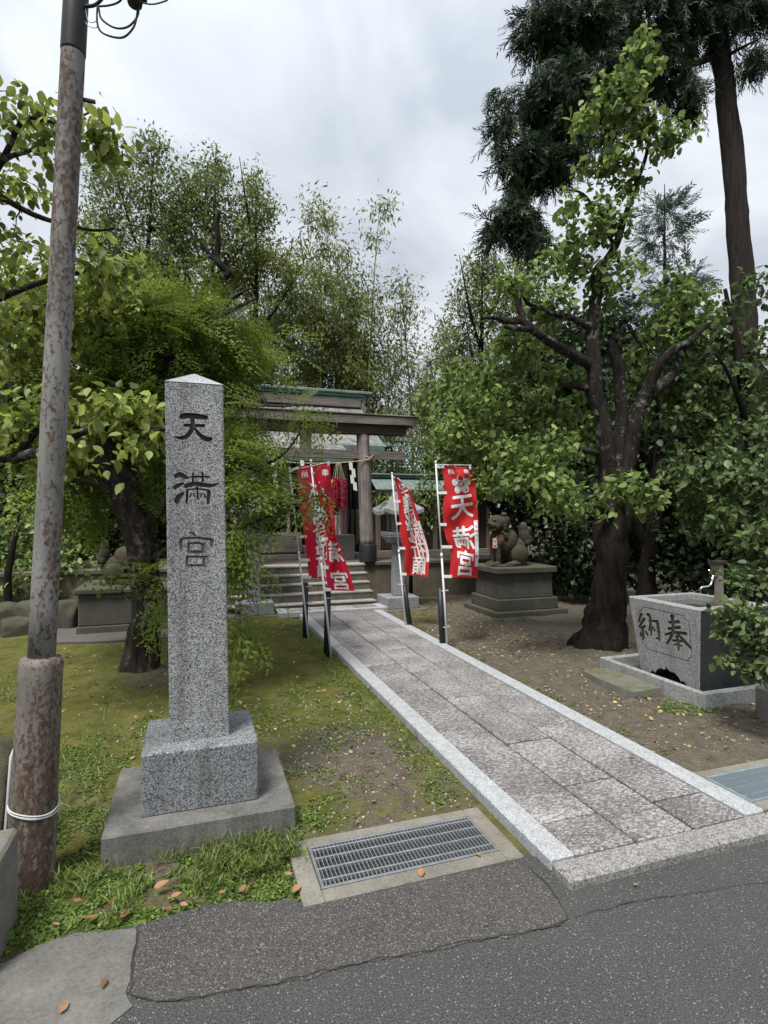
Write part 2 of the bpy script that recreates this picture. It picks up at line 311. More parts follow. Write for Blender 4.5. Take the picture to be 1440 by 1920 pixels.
# ------------------------------------------------------------------ mesh helpers
def tag(o, label=None, cat=None, group=None, kind=None):
    if label: o['label'] = label
    if cat: o['category'] = cat
    if group: o['group'] = group
    if kind: o['kind'] = kind
    return o
def thing(name, label, cat, loc=(0, 0, 0), rz=0.0, group=None):
    o = bpy.data.objects.new(name, None); COL.objects.link(o); o.empty_display_size = 0.1
    o.location = loc; o.rotation_euler = (0, 0, rz)
    return tag(o, label, cat, group)
def link(name, me, parent=None, mat=None, world=True):
    o = bpy.data.objects.new(name, me); COL.objects.link(o)
    if mat is not None and not me.materials: me.materials.append(MAT[mat])
    if parent is not None: o.parent = parent
    return o
class B:
    """collects shapes; build() links them as one mesh"""
    def __init__(s): s.v = []; s.f = []; s.sm = []
    def add(s, v, f, smooth=False):
        o = len(s.v); s.v += [tuple(x) for x in v]; s.f += [tuple(i + o for i in q) for q in f]; s.sm += [smooth] * len(f); return s
    def box(s, x0, x1, y0, y1, z0, z1, b=0.006, top=None):
        """chamfered box; top=(x0,x1,y0,y1) gives a different top rectangle"""
        tx = top or (x0, x1, y0, y1); vs = []
        b = min(b, (x1 - x0) * .45, (y1 - y0) * .45, (z1 - z0) * .45)
        for iz, (X0, X1, Y0, Y1, Z) in enumerate(((x0, x1, y0, y1, z0), (*tx, z1))):
            for sx in (0, 1):
                for sy in (0, 1):
                    X, Y = (X0, X1)[sx], (Y0, Y1)[sy]; dx, dy, dz = (b, -b)[sx], (b, -b)[sy], (b, -b)[iz]
                    vs += [(X, Y + dy, Z + dz), (X + dx, Y, Z + dz), (X + dx, Y + dy, Z)]
        def c(sx, sy, sz, a): return ((sz * 4 + sx * 2 + sy) * 3) + a
        f = []
        f.append([c(0,0,0,0), c(0,0,1,0), c(0,1,1,0), c(0,1,0,0)]); f.append([c(1,0,0,0), c(1,1,0,0), c(1,1,1,0), c(1,0,1,0)])
        f.append([c(0,0,0,1), c(1,0,0,1), c(1,0,1,1), c(0,0,1,1)]); f.append([c(0,1,0,1), c(0,1,1,1), c(1,1,1,1), c(1,1,0,1)])
        f.append([c(0,0,0,2), c(0,1,0,2), c(1,1,0,2), c(1,0,0,2)]); f.append([c(0,0,1,2), c(1,0,1,2), c(1,1,1,2), c(0,1,1,2)])
        for i in (0, 1):
            for j in (0, 1):
                f.append([c(i,j,0,0), c(i,j,0,1), c(i,j,1,1), c(i,j,1,0)])
                f.append([c(0,i,j,1), c(0,i,j,2), c(1,i,j,2), c(1,i,j,1)])
                f.append([c(i,0,j,0), c(i,0,j,2), c(i,1,j,2), c(i,1,j,0)])
                for k in (0, 1): f.append([c(i,j,k,0), c(i,j,k,1), c(i,j,k,2)])
        return s.add(vs, f)
    def tube(s, pts, rad, n=8, cap=True, smooth=True, twist=None):
        pts = [Vector(p) for p in pts]; m = len(pts)
        if not hasattr(rad, '__len__'): rad = [rad] * m
        vs, fs = [], []; t0 = (pts[1] - pts[0]).normalized()
        a = t0.orthogonal().normalized()
        for i, p in enumerate(pts):
            t = (pts[min(i + 1, m - 1)] - pts[max(i - 1, 0)]).normalized()
            a = (a - t * a.dot(t)); a = a.normalized() if a.length > 1e-6 else t.orthogonal().normalized()
            b = t.cross(a)
            for k in range(n):
                th = 2 * math.pi * k / n; r = rad[i] if twist is None else rad[i] * twist(i, k)
                vs.append(p + (a * math.cos(th) + b * math.sin(th)) * r)
        for i in range(m - 1):
            for k in range(n):
                k2 = (k + 1) % n; fs.append((i * n + k, i * n + k2, (i + 1) * n + k2, (i + 1) * n + k))
        s.add(vs, fs, smooth)
        if cap:
            o = len(s.v) - len(vs)
            s.f.append(tuple(o + k for k in reversed(range(n)))); s.f.append(tuple(o + (m - 1) * n + k for k in range(n))); s.sm += [False, False]
        return s
    def lathe(s, prof, c=(0, 0, 0), n=20, smooth=True):
        vs = []; fs = []; m = len(prof)
        for r, z in prof:
            for k in range(n):
                th = 2 * math.pi * k / n; vs.append((c[0] + r * math.cos(th), c[1] + r * math.sin(th), c[2] + z))
        for i in range(m - 1):
            for k in range(n):
                k2 = (k + 1) % n; fs.append((i * n + k, i * n + k2, (i + 1) * n + k2, (i + 1) * n + k))
        fs.append(tuple(reversed(range(n)))); fs.append(tuple((m - 1) * n + k for k in range(n)))
        o = len(s.f); s.add(vs, fs, smooth); s.sm[-1] = s.sm[-2] = False
        return s
    def prism(s, poly, z0, z1):
        """poly: (x,y) counter-clockwise"""
        n = len(poly); vs = [(x, y, z0) for x, y in poly] + [(x, y, z1) for x, y in poly]
        fs = [tuple(reversed(range(n))), tuple(range(n, 2 * n))] + [(i, (i + 1) % n, (i + 1) % n + n, i + n) for i in range(n)]
        return s.add(vs, fs)
    def mesh(s, name='m'):
        me = bpy.data.meshes.new(name); me.from_pydata(s.v, [], s.f); me.polygons.foreach_set('use_smooth', s.sm); me.update(); return me
    def build(s, name, mat, parent=None, off=None):
        if off is not None: s.v = [(x - off[0], y - off[1], z - off[2]) for x, y, z in s.v]
        o = link(name, s.mesh(name), parent, mat)
        if off is not None: o.location = off
        return o
def evalmesh(o):
    dg = bpy.context.evaluated_depsgraph_get(); dg.update()
    return bpy.data.meshes.new_from_object(o.evaluated_get(dg))
def solid_state(me):
    bm = bmesh.new(); bm.from_mesh(me); v = bm.calc_volume(signed=True); k = sum(1 for e in bm.edges if not e.is_manifold); bm.free(); return v, k
def carve(o, cutters):
    """real recesses: cutter objects are subtracted one by one and removed; a cut that would tear the solid is nudged or left out"""
    v0, _ = solid_state(o.data)
    for i, c in enumerate(cutters):
        for t in range(4):
            c.location = Vector((.0004, .0003, .0002)) * (t * 1.7 + .11 * (i % 7)) * (-1) ** t
            m = o.modifiers.new('cut', 'BOOLEAN'); m.object = c; m.operation = 'DIFFERENCE'; m.solver = 'EXACT'
            try: m.material_mode = 'TRANSFER'
            except Exception: pass
            me = evalmesh(o); o.modifiers.clear(); v1, k = solid_state(me)
            if k == 0 and v0 * .45 < v1 < v0 * 1.0001: o.data = me; v0 = v1; break
            if t == 3: print('cut left out', o.name, i, v1, k)
        bpy.data.objects.remove(c)
    return o
def npmesh(name, V, F, tint=None, smooth=False, attr='tint'):
    """V (n,3) array, F (m,k) array, tint per vertex"""
    me = bpy.data.meshes.new(name); V = np.asarray(V, np.float32); F = np.asarray(F, np.int32); k = F.shape[1]
    me.vertices.add(len(V)); me.vertices.foreach_set('co', V.ravel())
    me.loops.add(F.size); me.loops.foreach_set('vertex_index', F.ravel())
    me.polygons.add(len(F)); me.polygons.foreach_set('loop_start', np.arange(0, F.size, k, dtype=np.int32))
    if smooth: me.polygons.foreach_set('use_smooth', np.ones(len(F), bool))
    if tint is not None:
        a = me.attributes.new(attr, 'FLOAT', 'POINT'); a.data.foreach_set('value', np.asarray(tint, np.float32))
    me.update(calc_edges=True); me.validate(); return me
def unit(a): return a / np.maximum(np.linalg.norm(a, axis=-1, keepdims=True), 1e-9)
# leaf templates: columns along, across, up
LEAF_BROAD = (np.array([[0, 0, 0], [.30, .38, .06], [.68, .30, .03], [1, 0, -.10], [.68, -.30, .03], [.30, -.38, .06]]), np.array([[0, 1, 2, 3], [0, 3, 4, 5]]))
LEAF_OVATE = (np.array([[0, 0, 0], [.25, .34, .05], [.62, .34, .02], [1, 0, -.16], [.62, -.34, .02], [.25, -.34, .05]]), np.array([[0, 1, 2, 3], [0, 3, 4, 5]]))
LEAF_RICH = (np.array([[0, 0, 0], [.16, .20, .035], [.42, .33, .05], [.74, .22, .0], [1, 0, -.16], [.42, 0, -.03], [.16, -.20, .035], [.42, -.33, .05], [.74, -.22, .0]]), np.array([[0, 1, 2, 5], [5, 2, 3, 4], [0, 5, 7, 6], [5, 4, 8, 7]]))
LEAF_LANCE = (np.array([[0, 0, 0], [.35, .15, .02], [1, 0, -.08], [.35, -.15, .02]]), np.array([[0, 1, 2, 3]]))
def spray_template(nside, side_len, sub, droop, w=0.035, seed=1):
    """a flat feathery spray in unit length: an axis with alternate shoots, each a row of narrow leaflets"""
    g = np.random.default_rng(seed); V = []; F = []
    def leaflet(p, d, l, wd):
        d = d / np.linalg.norm(d); n = np.cross(d, [0, 0, 1.0]); n = n / max(np.linalg.norm(n), 1e-6); o = len(V)
        V.extend([p, p + d * l * .45 + n * wd, p + d * l, p + d * l * .45 - n * wd]); F.append([o, o + 1, o + 2, o + 3])
    for i in range(nside):
        t = (i + 0.6) / nside; p = np.array([t, 0, -droop * t * t]); sg = 1 if i % 2 else -1
        L = side_len * (1 - 0.75 * t) * g.uniform(.8, 1.15) * (0.6 + min(1, t * 3) * .4)
        ang = math.radians(g.uniform(42, 62)); d = np.array([math.cos(ang), sg * math.sin(ang), -droop * 1.2 * t + g.uniform(-.12, .12)])
        for j in range(sub):
            u = (j + .5) / sub; q = p + d * L * u + np.array([0, 0, -.25 * droop * L * u * u]); s2 = 1 if j % 2 else -1
            dd = d + np.array([-d[1], d[0], 0]) * s2 * .75
            leaflet(q, dd, L * .42 * (1.1 - .5 * u), w)
        leaflet(p, d, L * .98, w * .35)
    leaflet(np.array([0, 0, 0.]), np.array([1, 0, -droop * .5]), 1.0, w * .3)
    return np.array(V), np.array(F)
def needle_template(nside, side_len, droop, w, seed):
    """a drooping shoot with narrow side shoots, for cedars and firs"""
    g = np.random.default_rng(seed); V = []; F = []
    def sh(p, d, l, wd):
        n = np.cross(d, [0, 0, 1.0]); n = n / max(np.linalg.norm(n), 1e-6); o = len(V)
        V.extend([p, p + d * l * .4 + n * wd, p + d * l + np.array([0, 0, -.15 * l]), p + d * l * .4 - n * wd]); F.append([o, o + 1, o + 2, o + 3])
    for i in range(nside):
        t = (i + .3) / nside; p = np.array([t, 0, -droop * t * t]); sg = 1 if i % 2 else -1; a = math.radians(g.uniform(25, 60))
        d = np.array([math.cos(a), sg * math.sin(a) * g.uniform(.5, 1), g.uniform(-.5, .35) - droop * t]); d /= np.linalg.norm(d); sh(p, d, side_len * g.uniform(.7, 1.2) * (1.1 - .5 * t), w)
    sh(np.zeros(3), np.array([1, 0, -droop * .5]), 1.0, w * .7)
    return np.array(V), np.array(F)
def scatter(tmpl, pos, dirs, up, length, width=None, tint=None):
    """vectorised copies of one template: returns V,F,T"""
    TV, TF = tmpl; n = len(pos); d = unit(dirs); sidev = unit(np.cross(up, d)); nn = np.cross(d, sidev)
    L = np.asarray(length).reshape(-1, 1, 1); W = L if width is None else np.asarray(width).reshape(-1, 1, 1)
    V = pos[:, None, :] + d[:, None, :] * TV[None, :, 0:1] * L + sidev[:, None, :] * TV[None, :, 1:2] * W + nn[:, None, :] * TV[None, :, 2:3] * L
    F = TF[None] + (np.arange(n) * len(TV))[:, None, None]
    T = np.repeat(np.clip(tint, 0, 1), len(TV))
    return V.reshape(-1, 3), F.reshape(-1, TF.shape[1]), T
def merge(parts):
    V = []; F = []; T = []; o = 0
    for v, f, t in parts: V.append(v); F.append(f + o); T.append(t); o += len(v)
    return np.concatenate(V), np.concatenate(F), np.concatenate(T)
def PY(px, py, Y):
    u, v = (px - 720) / FPX, (960 - py) / FPX; t = Y / (CYW - u * SY)
    return Vector((t * (SY + u * CYW), Y, CAM_H + v * t))
def PX(px, py, X):
    u, v = (px - 720) / FPX, (960 - py) / FPX; t = X / (SY + u * CYW)
    return Vector((X, t * (CYW - u * SY), CAM_H + v * t))
def nz(x, y, s, seed=0.0): return mnoise.noise((x * s + seed, y * s - seed, seed * 1.7))

# ------------------------------------------------------------------ ground sheet
GRATES = [(0.53, 1.39, 2.40, 2.71), (2.99, 3.95, 2.34, 2.64)]
def axis(lo, hi, step, far, grow=1.35):
    a = list(np.arange(lo, hi + 1e-6, step)); st = step; x = hi; up = []
    while x < far: st *= grow; x += st; up.append(x)
    st = step; x = lo; dn = []
    while x > -far: st *= grow; x -= st; dn.append(x)
    return np.array(dn[::-1] + a + up)
gx = axis(-3.4, 7.4, 0.05, 420); gy = axis(1.9, 10.6, 0.05, 420)
gxx, gyy = np.meshgrid(gx, gy); hz = np.zeros_like(gxx); ms = np.zeros_like(gxx)
def sstep(a, b, x): t = np.clip((x - a) / (b - a), 0, 1); return t * t * (3 - 2 * t)
near = (np.abs(gxx - 2) < 6.5) & (gyy > 1.8) & (gyy < 11)
for j, i in np.argwhere(near):
    x, y = gxx[j, i], gyy[j, i]
    hz[j, i] = 0.022 * nz(x, y, 1.3, 3.1) + 0.012 * nz(x, y, 4.5, 9.2) + 0.006 * nz(x, y, 14, 5.5)
mask = sstep(2.72, 3.1, gyy)
pathm = sstep(0.0, 0.35, np.maximum(1.55 - gxx, gxx - 2.9))
hz = hz * mask * pathm - 0.012 + 0.012 * mask * pathm
# swelling round the two big trunks
for tx, ty, a, r in ((4.5, 5.4, 0.07, 0.6), (-0.5, 6.05, 0.08, 0.45)): hz += a * np.exp(-((gxx - tx) ** 2 + (gyy - ty) ** 2) / r ** 2)
hz = np.where(gyy < 2.3, -0.03, hz)
ms = np.where(gxx < 1.6, 0.46 + 0.42 * sstep(3.9, 4.9, gyy) + 0.25 * sstep(0.1, -0.6, gxx), 0.05 + 0.4 * sstep(6.8, 8.0, gyy) * sstep(4.6, 3.6, gxx) - 0.12 * sstep(3, 5, gxx))
for tx, ty, r in ((-0.45, 5.85, 0.55), (-1.9, 5.4, 0.6)): ms -= 0.7 * np.exp(-((gxx - tx) ** 2 + (gyy - ty) ** 2) / r ** 2)
for tx, ty, r in ((0.55, 3.2, 0.35), (0.75, 4.6, 0.8)): ms += 0.35 * np.exp(-((gxx - tx) ** 2 + (gyy - ty) ** 2) / r ** 2)
ms -= 0.4 * np.exp(-((gxx - 1.05) ** 2 + (gyy - 3.7) ** 2) / 0.45 ** 2)
def hground(x, y):
    i = np.clip(np.searchsorted(gx, x), 1, len(gx) - 1); j = np.clip(np.searchsorted(gy, y), 1, len(gy) - 1)
    return hz[j - 1, i - 1] * .5 + hz[j, i] * .5
nx, ny = len(gx), len(gy); idx = np.arange(nx * ny).reshape(ny, nx)
Fq = np.stack([idx[:-1, :-1], idx[:-1, 1:], idx[1:, 1:], idx[1:, :-1]], -1).reshape(-1, 4)
cxq = ((gx[:-1] + gx[1:]) / 2)[None, :].repeat(ny - 1, 0).ravel(); cyq = ((gy[:-1] + gy[1:]) / 2)[:, None].repeat(nx - 1, 1).ravel()
keep = np.ones(len(Fq), bool)
for x0, x1, y0, y1 in GRATES: keep &= ~((cxq > x0 - .03) & (cxq < x1 + .03) & (cyq > y0 - .03) & (cyq < y1 + .03))
V = np.stack([gxx.ravel(), gyy.ravel(), hz.ravel()], -1)
gnd = link('ground', npmesh('ground', V, Fq[keep], ms.ravel(), True, 'moss'), None, 'mossy_earth'); tag(gnd, kind='structure')

# ------------------------------------------------------------------ road, patches, cracks
def sheet(name, pts, z, mat, jag=0.0, th=0.02, parent=None, seed=1):
    q = []
    n = len(pts)
    for i in range(n):
        a, b = Vector(pts[i][:2]), Vector(pts[(i + 1) % n][:2]); L = (b - a).length; k = 1 if (jag == 0 or L > 6) else max(1, int(L / 0.03))
        for j in range(k):
            p = a.lerp(b, j / k); nn = Vector((-(b - a).y, (b - a).x)).normalized() if L > 0 else Vector((0, 0))
            q.append(tuple(p + nn * jag * (nz(p.x, p.y, 7, seed) * 1.5 + .9 * nz(p.x, p.y, 23, seed) + .5 * nz(p.x, p.y, 60, seed))))
    ar = sum(q[i][0] * q[(i + 1) % len(q)][1] - q[(i + 1) % len(q)][0] * q[i][1] for i in range(len(q)))
    if ar < 0: q.reverse()
    b = B().prism(q, z - th, z); return b.build(name, mat, parent)
def gl(*pp): return [tuple(G(a, b))[:2] for a, b in pp]
edge = gl((0, 1802), (70, 1772), (140, 1748), (262, 1736), (330, 1712), (420, 1690), (555, 1692))
far_r = [(3.0, 2.31), (12, 2.3), (60, 2.3), (60, -45), (-60, -45), (-60, 2.2), (-12, 2.25), (-2.0, 2.4)]
road = sheet('road', edge + [(1.2, 2.31)] + far_r, 0.0, 'asphalt_road', 0.012, 0.06); tag(road, kind='structure')
patch = sheet('road_patch', gl((1067, 1722), (1040, 1740), (990, 1749), (930, 1758), (750, 1793), (640, 1815), (520, 1846), (380, 1872), (280, 1878), (240, 1862), (252, 1800), (262, 1742), (330, 1716), (420, 1694), (550, 1700)) + [(0.9, 2.305), (1.44, 2.30)] + gl((1030, 1668), (1052, 1698)), 0.004, 'asphalt_patch', 0.014, 0.02, None, 3); tag(patch, kind='structure')
cpatch = sheet('concrete_strip', gl((-60, 1860), (0, 1812), (70, 1778), (140, 1752), (255, 1741), (258, 1748), (246, 1800), (232, 1866), (250, 1890), (150, 1965), (-80, 2010)), 0.005, 'concrete_patch', 0.008, 0.02, None, 5); tag(cpatch, kind='structure')
def crack(pts, wmax, seed):
    pts = [Vector((*p, 0)) for p in pts]; L = []; Rr = []
    for i in range(len(pts) - 1):
        a, b = pts[i], pts[i + 1]; k = max(2, int((b - a).length / 0.02)); n = Vector((-(b - a).y, (b - a).x, 0)).normalized()
        for j in range(k):
            p = a.lerp(b, j / k) + n * (0.014 * nz(a.x + j * .02, i, 13, seed) + 0.006 * nz(a.x + j * .02, i, 40, seed)); wd = wmax * (0.35 + 0.65 * abs(nz(j * .03 + i, i, 5, seed + 2)) * 1.6)
            L.append((p.x + n.x * wd, p.y + n.y * wd, 0.0062)); Rr.append((p.x - n.x * wd, p.y - n.y * wd, 0.0062))
    m = len(L); B().add(L + Rr, [(i, i + 1, m + i + 1, m + i) for i in range(m - 1)]).build('crack', 'pit_dirt', patch)
crack(gl((1067, 1722), (1040, 1740), (990, 1749), (930, 1758), (750, 1793), (640, 1815), (520, 1846), (380, 1872), (280, 1878)), 0.0045, 1)
crack(gl((280, 1878), (240, 1864), (252, 1800), (262, 1742)), 0.006, 4)
crack(gl((1440, 1655), (1330, 1670), (1200, 1690), (1067, 1722)), 0.003, 8)
crack(gl((1067, 1722), (1052, 1698), (1020, 1655), (985, 1620)), 0.004, 9)

# ------------------------------------------------------------------ stone path
PX0, PX1, PY0, PY1 = 1.55, 2.90, 2.05, 8.72
pb = B().box(PX0 + .01, PX1 - .01, PY0 + .01, PY1, -0.05, 0.012, 0.002).build('path', 'pit_dirt'); tag(pb, kind='structure')
def stone(name, x0, x1, y0, y1, z0, z1, mat, parent, b=0.006, tilt=0.0):
    o = B().box(x0, x1, y0, y1, z0, z1, b).build(name, mat, parent, ((x0 + x1) / 2, (y0 + y1) / 2, z0))
    if tilt: o.rotation_euler = (rnd.uniform(-tilt, tilt), rnd.uniform(-tilt, tilt), 0)
    return o
g = 0.004
stone('kerb_stone', PX0, 2.42, PY0, 2.19, -0.03, 0.046, 'granite_kerb', pb, 0.012); stone('kerb_stone', 2.42 + g, 3.25, PY0, 2.19, -0.03, 0.046, 'granite_kerb', pb, 0.012)
for xs in ((PX0, PX0 + .135), (PX1 - .135, PX1)):
    ys = [2.19 + g, 3.62 if xs[0] < 2 else 3.30, 5.05 if xs[0] < 2 else 4.75, 6.5 if xs[0] < 2 else 6.2, 7.75, PY1]
    for a, b_ in zip(ys, ys[1:]): stone('kerb_stone', xs[0], xs[1], a, b_ - g, -0.03, 0.052, 'granite_pale', pb, 0.007)
cols = [(1.695, 2.041), (2.055, 2.401), (2.415, 2.755)]
joints = [[2.20, G(1010, 1545, .035).y, 3.75, 4.7, 5.6, 6.5, 7.5, PY1], [2.20, G(1050, 1475, .035).y, G(955, 1395, .035).y, 4.4, 5.25, 6.2, 7.1, 7.9, PY1], [2.20, G(1220, 1505, .035).y, 3.6, 4.6, 5.5, 6.4, 7.3, PY1]]
for (a, b_), js in zip(cols, joints):
    for y0, y1 in zip(js, js[1:]):
        stone('flagstone', a, b_, y0, y1 - 0.013, 0.0, 0.043 + rnd.uniform(-.003, .004), 'flagstone', pb, 0.007, 0.004)
ld = B().box(1.26, 3.0, PY1 + .02, 9.14, -0.05, 0.05, 0.002).build('landing', 'pit_dirt'); tag(ld, kind='structure')
stone('kerb_stone', 1.24, 1.38, PY1 + .005, 9.15, 0, 0.085, 'granite_pale', ld); stone('kerb_stone', 2.88, 3.02, PY1 + .005, 9.15, 0, 0.085, 'granite_pale', ld)
stone('kerb_stone', 1.385, 2.12, PY1 + .005, PY1 + .085, 0, 0.085, 'granite_pale', ld); stone('kerb_stone', 2.125, 2.875, PY1 + .005, PY1 + .085, 0, 0.085, 'granite_pale', ld)
for x0, x1 in ((1.39, 1.75), (1.757, 2.13), (2.137, 2.5), (2.507, 2.872)): stone('flagstone', x0, x1, PY1 + .092, 9.14, 0, 0.08, 'flagstone', ld, 0.006)

# ------------------------------------------------------------------ drain gratings
def grating(rect, label, mat, cx):
    x0, x1, y0, y1 = rect; t = thing('drain_grating', label, 'drain', ((x0 + x1) / 2, (y0 + y1) / 2, 0)); ox, oy = t.location.x, t.location.y
    def bx(a, b, c, d, e, f, bb=0.003): return B().box(a - ox, b - ox, c - oy, d - oy, e, f, bb)
    fr = 0.10 if cx else 0.03
    xr = x1 + (0.10 if cx else 0.4)
    for a, b, c, d in ((x0 - fr, x0 - .008, y0 - .085, y1 + .075), (x1 + .008, xr, y0 - .085, y1 + .075), (x0 - .008, x1 + .008, y0 - .085, y0 - .008), (x0 - .008, x1 + .008, y1 + .008, y1 + .075)):
        bx(a, b, c, d, -0.30, 0.012, 0.006).build('concrete_rim', 'concrete_gutter', t)
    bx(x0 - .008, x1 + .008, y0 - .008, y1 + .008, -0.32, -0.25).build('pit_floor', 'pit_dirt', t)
    e = 0.008
    for a, b, c, d in ((x0 - .006, x0 + e, y0 - .006, y1 + .006), (x1 - e, x1 + .006, y0 - .006, y1 + .006), (x0 + e, x1 - e, y0 - .006, y0 + e), (x0 + e, x1 - e, y1 - e, y1 + .006)):
        bx(a, b, c, d, -0.03, 0.013, 0.001).build('edge_bar', mat, t)
    n = 44 if cx else 58; me = bx(ox - .0022, ox + .0022, y0 + e, y1 - e, -0.03, 0.011, 0.0006).mesh('bar'); me.materials.append(MAT[mat])
    for k in range(1, n):
        o = link('bearing_bar', me, t); o.location.x = x0 - ox + (x1 - x0) * k / n
    for yy in ((0.16, 0.42, 0.68, 0.90) if cx else (0.2, 0.5, 0.8)):
        y = y0 + (y1 - y0) * yy; bx(x0 + e, x1 - e, y - .004, y + .004, -0.004, 0.0135, 0.001).build('cross_rod', 'galvanised', t)
    return t
grating(GRATES[0], 'steel drain grating in a concrete rim left of the stone path', 'galvanised', 1)
grating(GRATES[1], 'bluish steel drain grating right of the stone path', 'galvanised_blue', 0)

# ------------------------------------------------------------------ inscribed stone pillar
def ribbon(pts, scale, org):
    """stroke centre line with widths -> closed outline in picture pixels"""
    c = [(org[0] + x / scale, org[1] + y / scale, wd / scale / 2) for x, y, wd in pts]
    fine = []
    for i in range(len(c) - 1):                                   # Catmull-Rom
        p0, p1, p2, p3 = c[max(i - 1, 0)], c[i], c[i + 1], c[min(i + 2, len(c) - 1)]
        for k in range(5):
            t = k / 5; fine.append(tuple(0.5 * (2 * p1[j] + (p2[j] - p0[j]) * t + (2 * p0[j] - 5 * p1[j] + 4 * p2[j] - p3[j]) * t * t + (3 * p1[j] - p0[j] - 3 * p2[j] + p3[j]) * t ** 3) for j in range(3)))
    fine.append(c[-1]); L = []; Rr = []
    for i, (x, y, h) in enumerate(fine):
        a, b = fine[max(i - 1, 0)], fine[min(i + 1, len(fine) - 1)]; dx, dy = b[0] - a[0], b[1] - a[1]; l = math.hypot(dx, dy) or 1
        L.append((x - dy / l * h, y + dx / l * h)); Rr.append((x + dy / l * h, y - dx / l * h))
    def cap(i, s):
        x, y, h = fine[i]; a, b = fine[max(i - 1, 0)], fine[min(i + 1, len(fine) - 1)]; dx, dy = b[0] - a[0], b[1] - a[1]; l = math.hypot(dx, dy) or 1
        return [(x + s * dx / l * h * .6, y + s * dy / l * h * .6)]
    return L + cap(-1, 1) + Rr[::-1] + cap(0, -1)
TEN = [[(180, 205, 100), (300, 185, 100), (500, 200, 100), (670, 225, 70)], [(235, 358, 50), (420, 362, 56), (615, 365, 56)],
       [(385, 190, 70), (398, 330, 80), (370, 450, 80), (290, 555, 80), (180, 588, 65), (75, 560, 24)], [(430, 410, 45), (500, 505, 65), (600, 590, 85), (690, 612, 85), (752, 585, 30)]]
MAN = [[(75, 1290, 60), (150, 1245, 90), (250, 1285, 80), (320, 1320, 30)], [(60, 1490, 70), (130, 1440, 70), (240, 1400, 30)], [(110, 1755, 90), (135, 1660, 100), (240, 1578, 40)],
       [(330, 1292, 26), (500, 1285, 34), (695, 1285, 34)], [(400, 1212, 30), (402, 1375, 40)], [(572, 1200, 34), (576, 1385, 40)],
       [(255, 1460, 80), (430, 1412, 80), (680, 1445, 75), (790, 1432, 50), (875, 1392, 12)], [(300, 1530, 40), (296, 1640, 50), (285, 1760, 40)], [(290, 1518, 26), (500, 1505, 30), (700, 1535, 40)],
       [(690, 1540, 60), (682, 1650, 60), (672, 1775, 50)], [(482, 1470, 36), (488, 1690, 30)], [(378, 1575, 20), (335, 1660, 30)], [(400, 1580, 20), (445, 1650, 28)], [(570, 1575, 20), (528, 1650, 28)], [(590, 1590, 20), (640, 1670, 30)]]
GU = [[(505, 555, 34), (610, 575, 50), (680, 655, 40)], [(260, 735, 66), (480, 702, 60), (720, 700, 64), (950, 732, 64), (1165, 742, 60)], [(282, 760, 100), (278, 900, 90), (282, 1015, 60)], [(1118, 760, 105), (1112, 850, 90), (1108, 935, 80)],
      [(455, 850, 60), (690, 838, 60), (930, 875, 56)], [(490, 880, 80), (480, 1090, 70)], [(860, 890, 80), (870, 1090, 70)], [(470, 1075, 84), (880, 1075, 84)],
      [(420, 1212, 56), (700, 1208, 60), (1005, 1214, 50)], [(450, 1230, 80), (430, 1470, 70)], [(900, 1225, 60), (890, 1460, 60)], [(430, 1440, 64), (900, 1440, 64)]]
pil = thing('shrine_name_pillar', 'tall grey granite pillar carved with three characters on a stepped base', 'stone pillar', (0.04, 3.23, 0))
def loc(o, t):                         # world-built mesh moved under its thing
    d = t.location; o.data.transform(Matrix.Translation((-d.x, -d.y, -d.z))); o.parent = t; return o
b = B(); X0, X1, Y0, Y1, ZB, ZT = -0.123, 0.175, 3.10, 3.395, 0.458, 2.325
TX0, TX1 = PY(309, 720, 3.11).x, PY(418.5, 724, 3.11).x
n = 10
ring = []
for k in range(n + 1):
    t = k / n; z = ZB + (ZT - ZB) * t; a, c = X0 + (TX0 - X0) * t, X1 + (TX1 - X1) * t; e = 0.005
    ring += [(a + e, Y0, z), (c - e, Y0, z), (c, Y0 + e, z), (c, Y1 - e, z), (c - e, Y1, z), (a + e, Y1, z), (a, Y1 - e, z), (a, Y0 + e, z)]
fs = [tuple(reversed(range(8)))] + [(k * 8 + i, k * 8 + (i + 1) % 8, k * 8 + 8 + (i + 1) % 8, k * 8 + 8 + i) for k in range(n) for i in range(8)] + [tuple(n * 8 + i for i in range(8))]
shaft = B().add(ring, fs).build('shaft', 'granite_grey')
shaft.data.materials.append(MAT['carved_grime'])
def cutter_y(outline, Yf, depth, mat):
    q = [PY(x, y, Yf) for x, y in outline]; n = len(q); ar = sum(q[i].x * q[(i + 1) % n].z - q[(i + 1) % n].x * q[i].z for i in range(n))
    if ar > 0: q.reverse()
    m = [(p.x, Yf - 0.02, p.z) for p in q] + [(p.x, Yf + depth, p.z) for p in q]
    fs = [tuple(reversed(range(n))), tuple(range(n, 2 * n))] + [(i, (i + 1) % n, (i + 1) % n + n, i + n) for i in range(n)]
    o = B().add(m, fs).build('cutter', mat); bm = bmesh.new(); bm.from_mesh(o.data); bmesh.ops.recalc_face_normals(bm, faces=bm.faces); bm.to_mesh(o.data); bm.free(); return o
cut = [cutter_y(ribbon(s, 9.6, (320, 760)), Y0, 0.018 if i < 4 else 0.012, 'carved_grime') for i, s in enumerate(TEN + MAN)] + [cutter_y(ribbon(s, 14.4, (320, 960)), Y0, 0.008, 'carved_faint') for s in GU]
carve(shaft, cut); loc(shaft, pil)
ap = ((TX0 + TX1) / 2, (Y0 + Y1) / 2, 2.41)
b = B(); q = [(TX0 - .002, Y0 - .002, ZT + .002), (TX1 + .002, Y0 - .002, ZT + .002), (TX1 + .002, Y1 + .002, ZT + .002), (TX0 - .002, Y1 + .002, ZT + .002), ap]
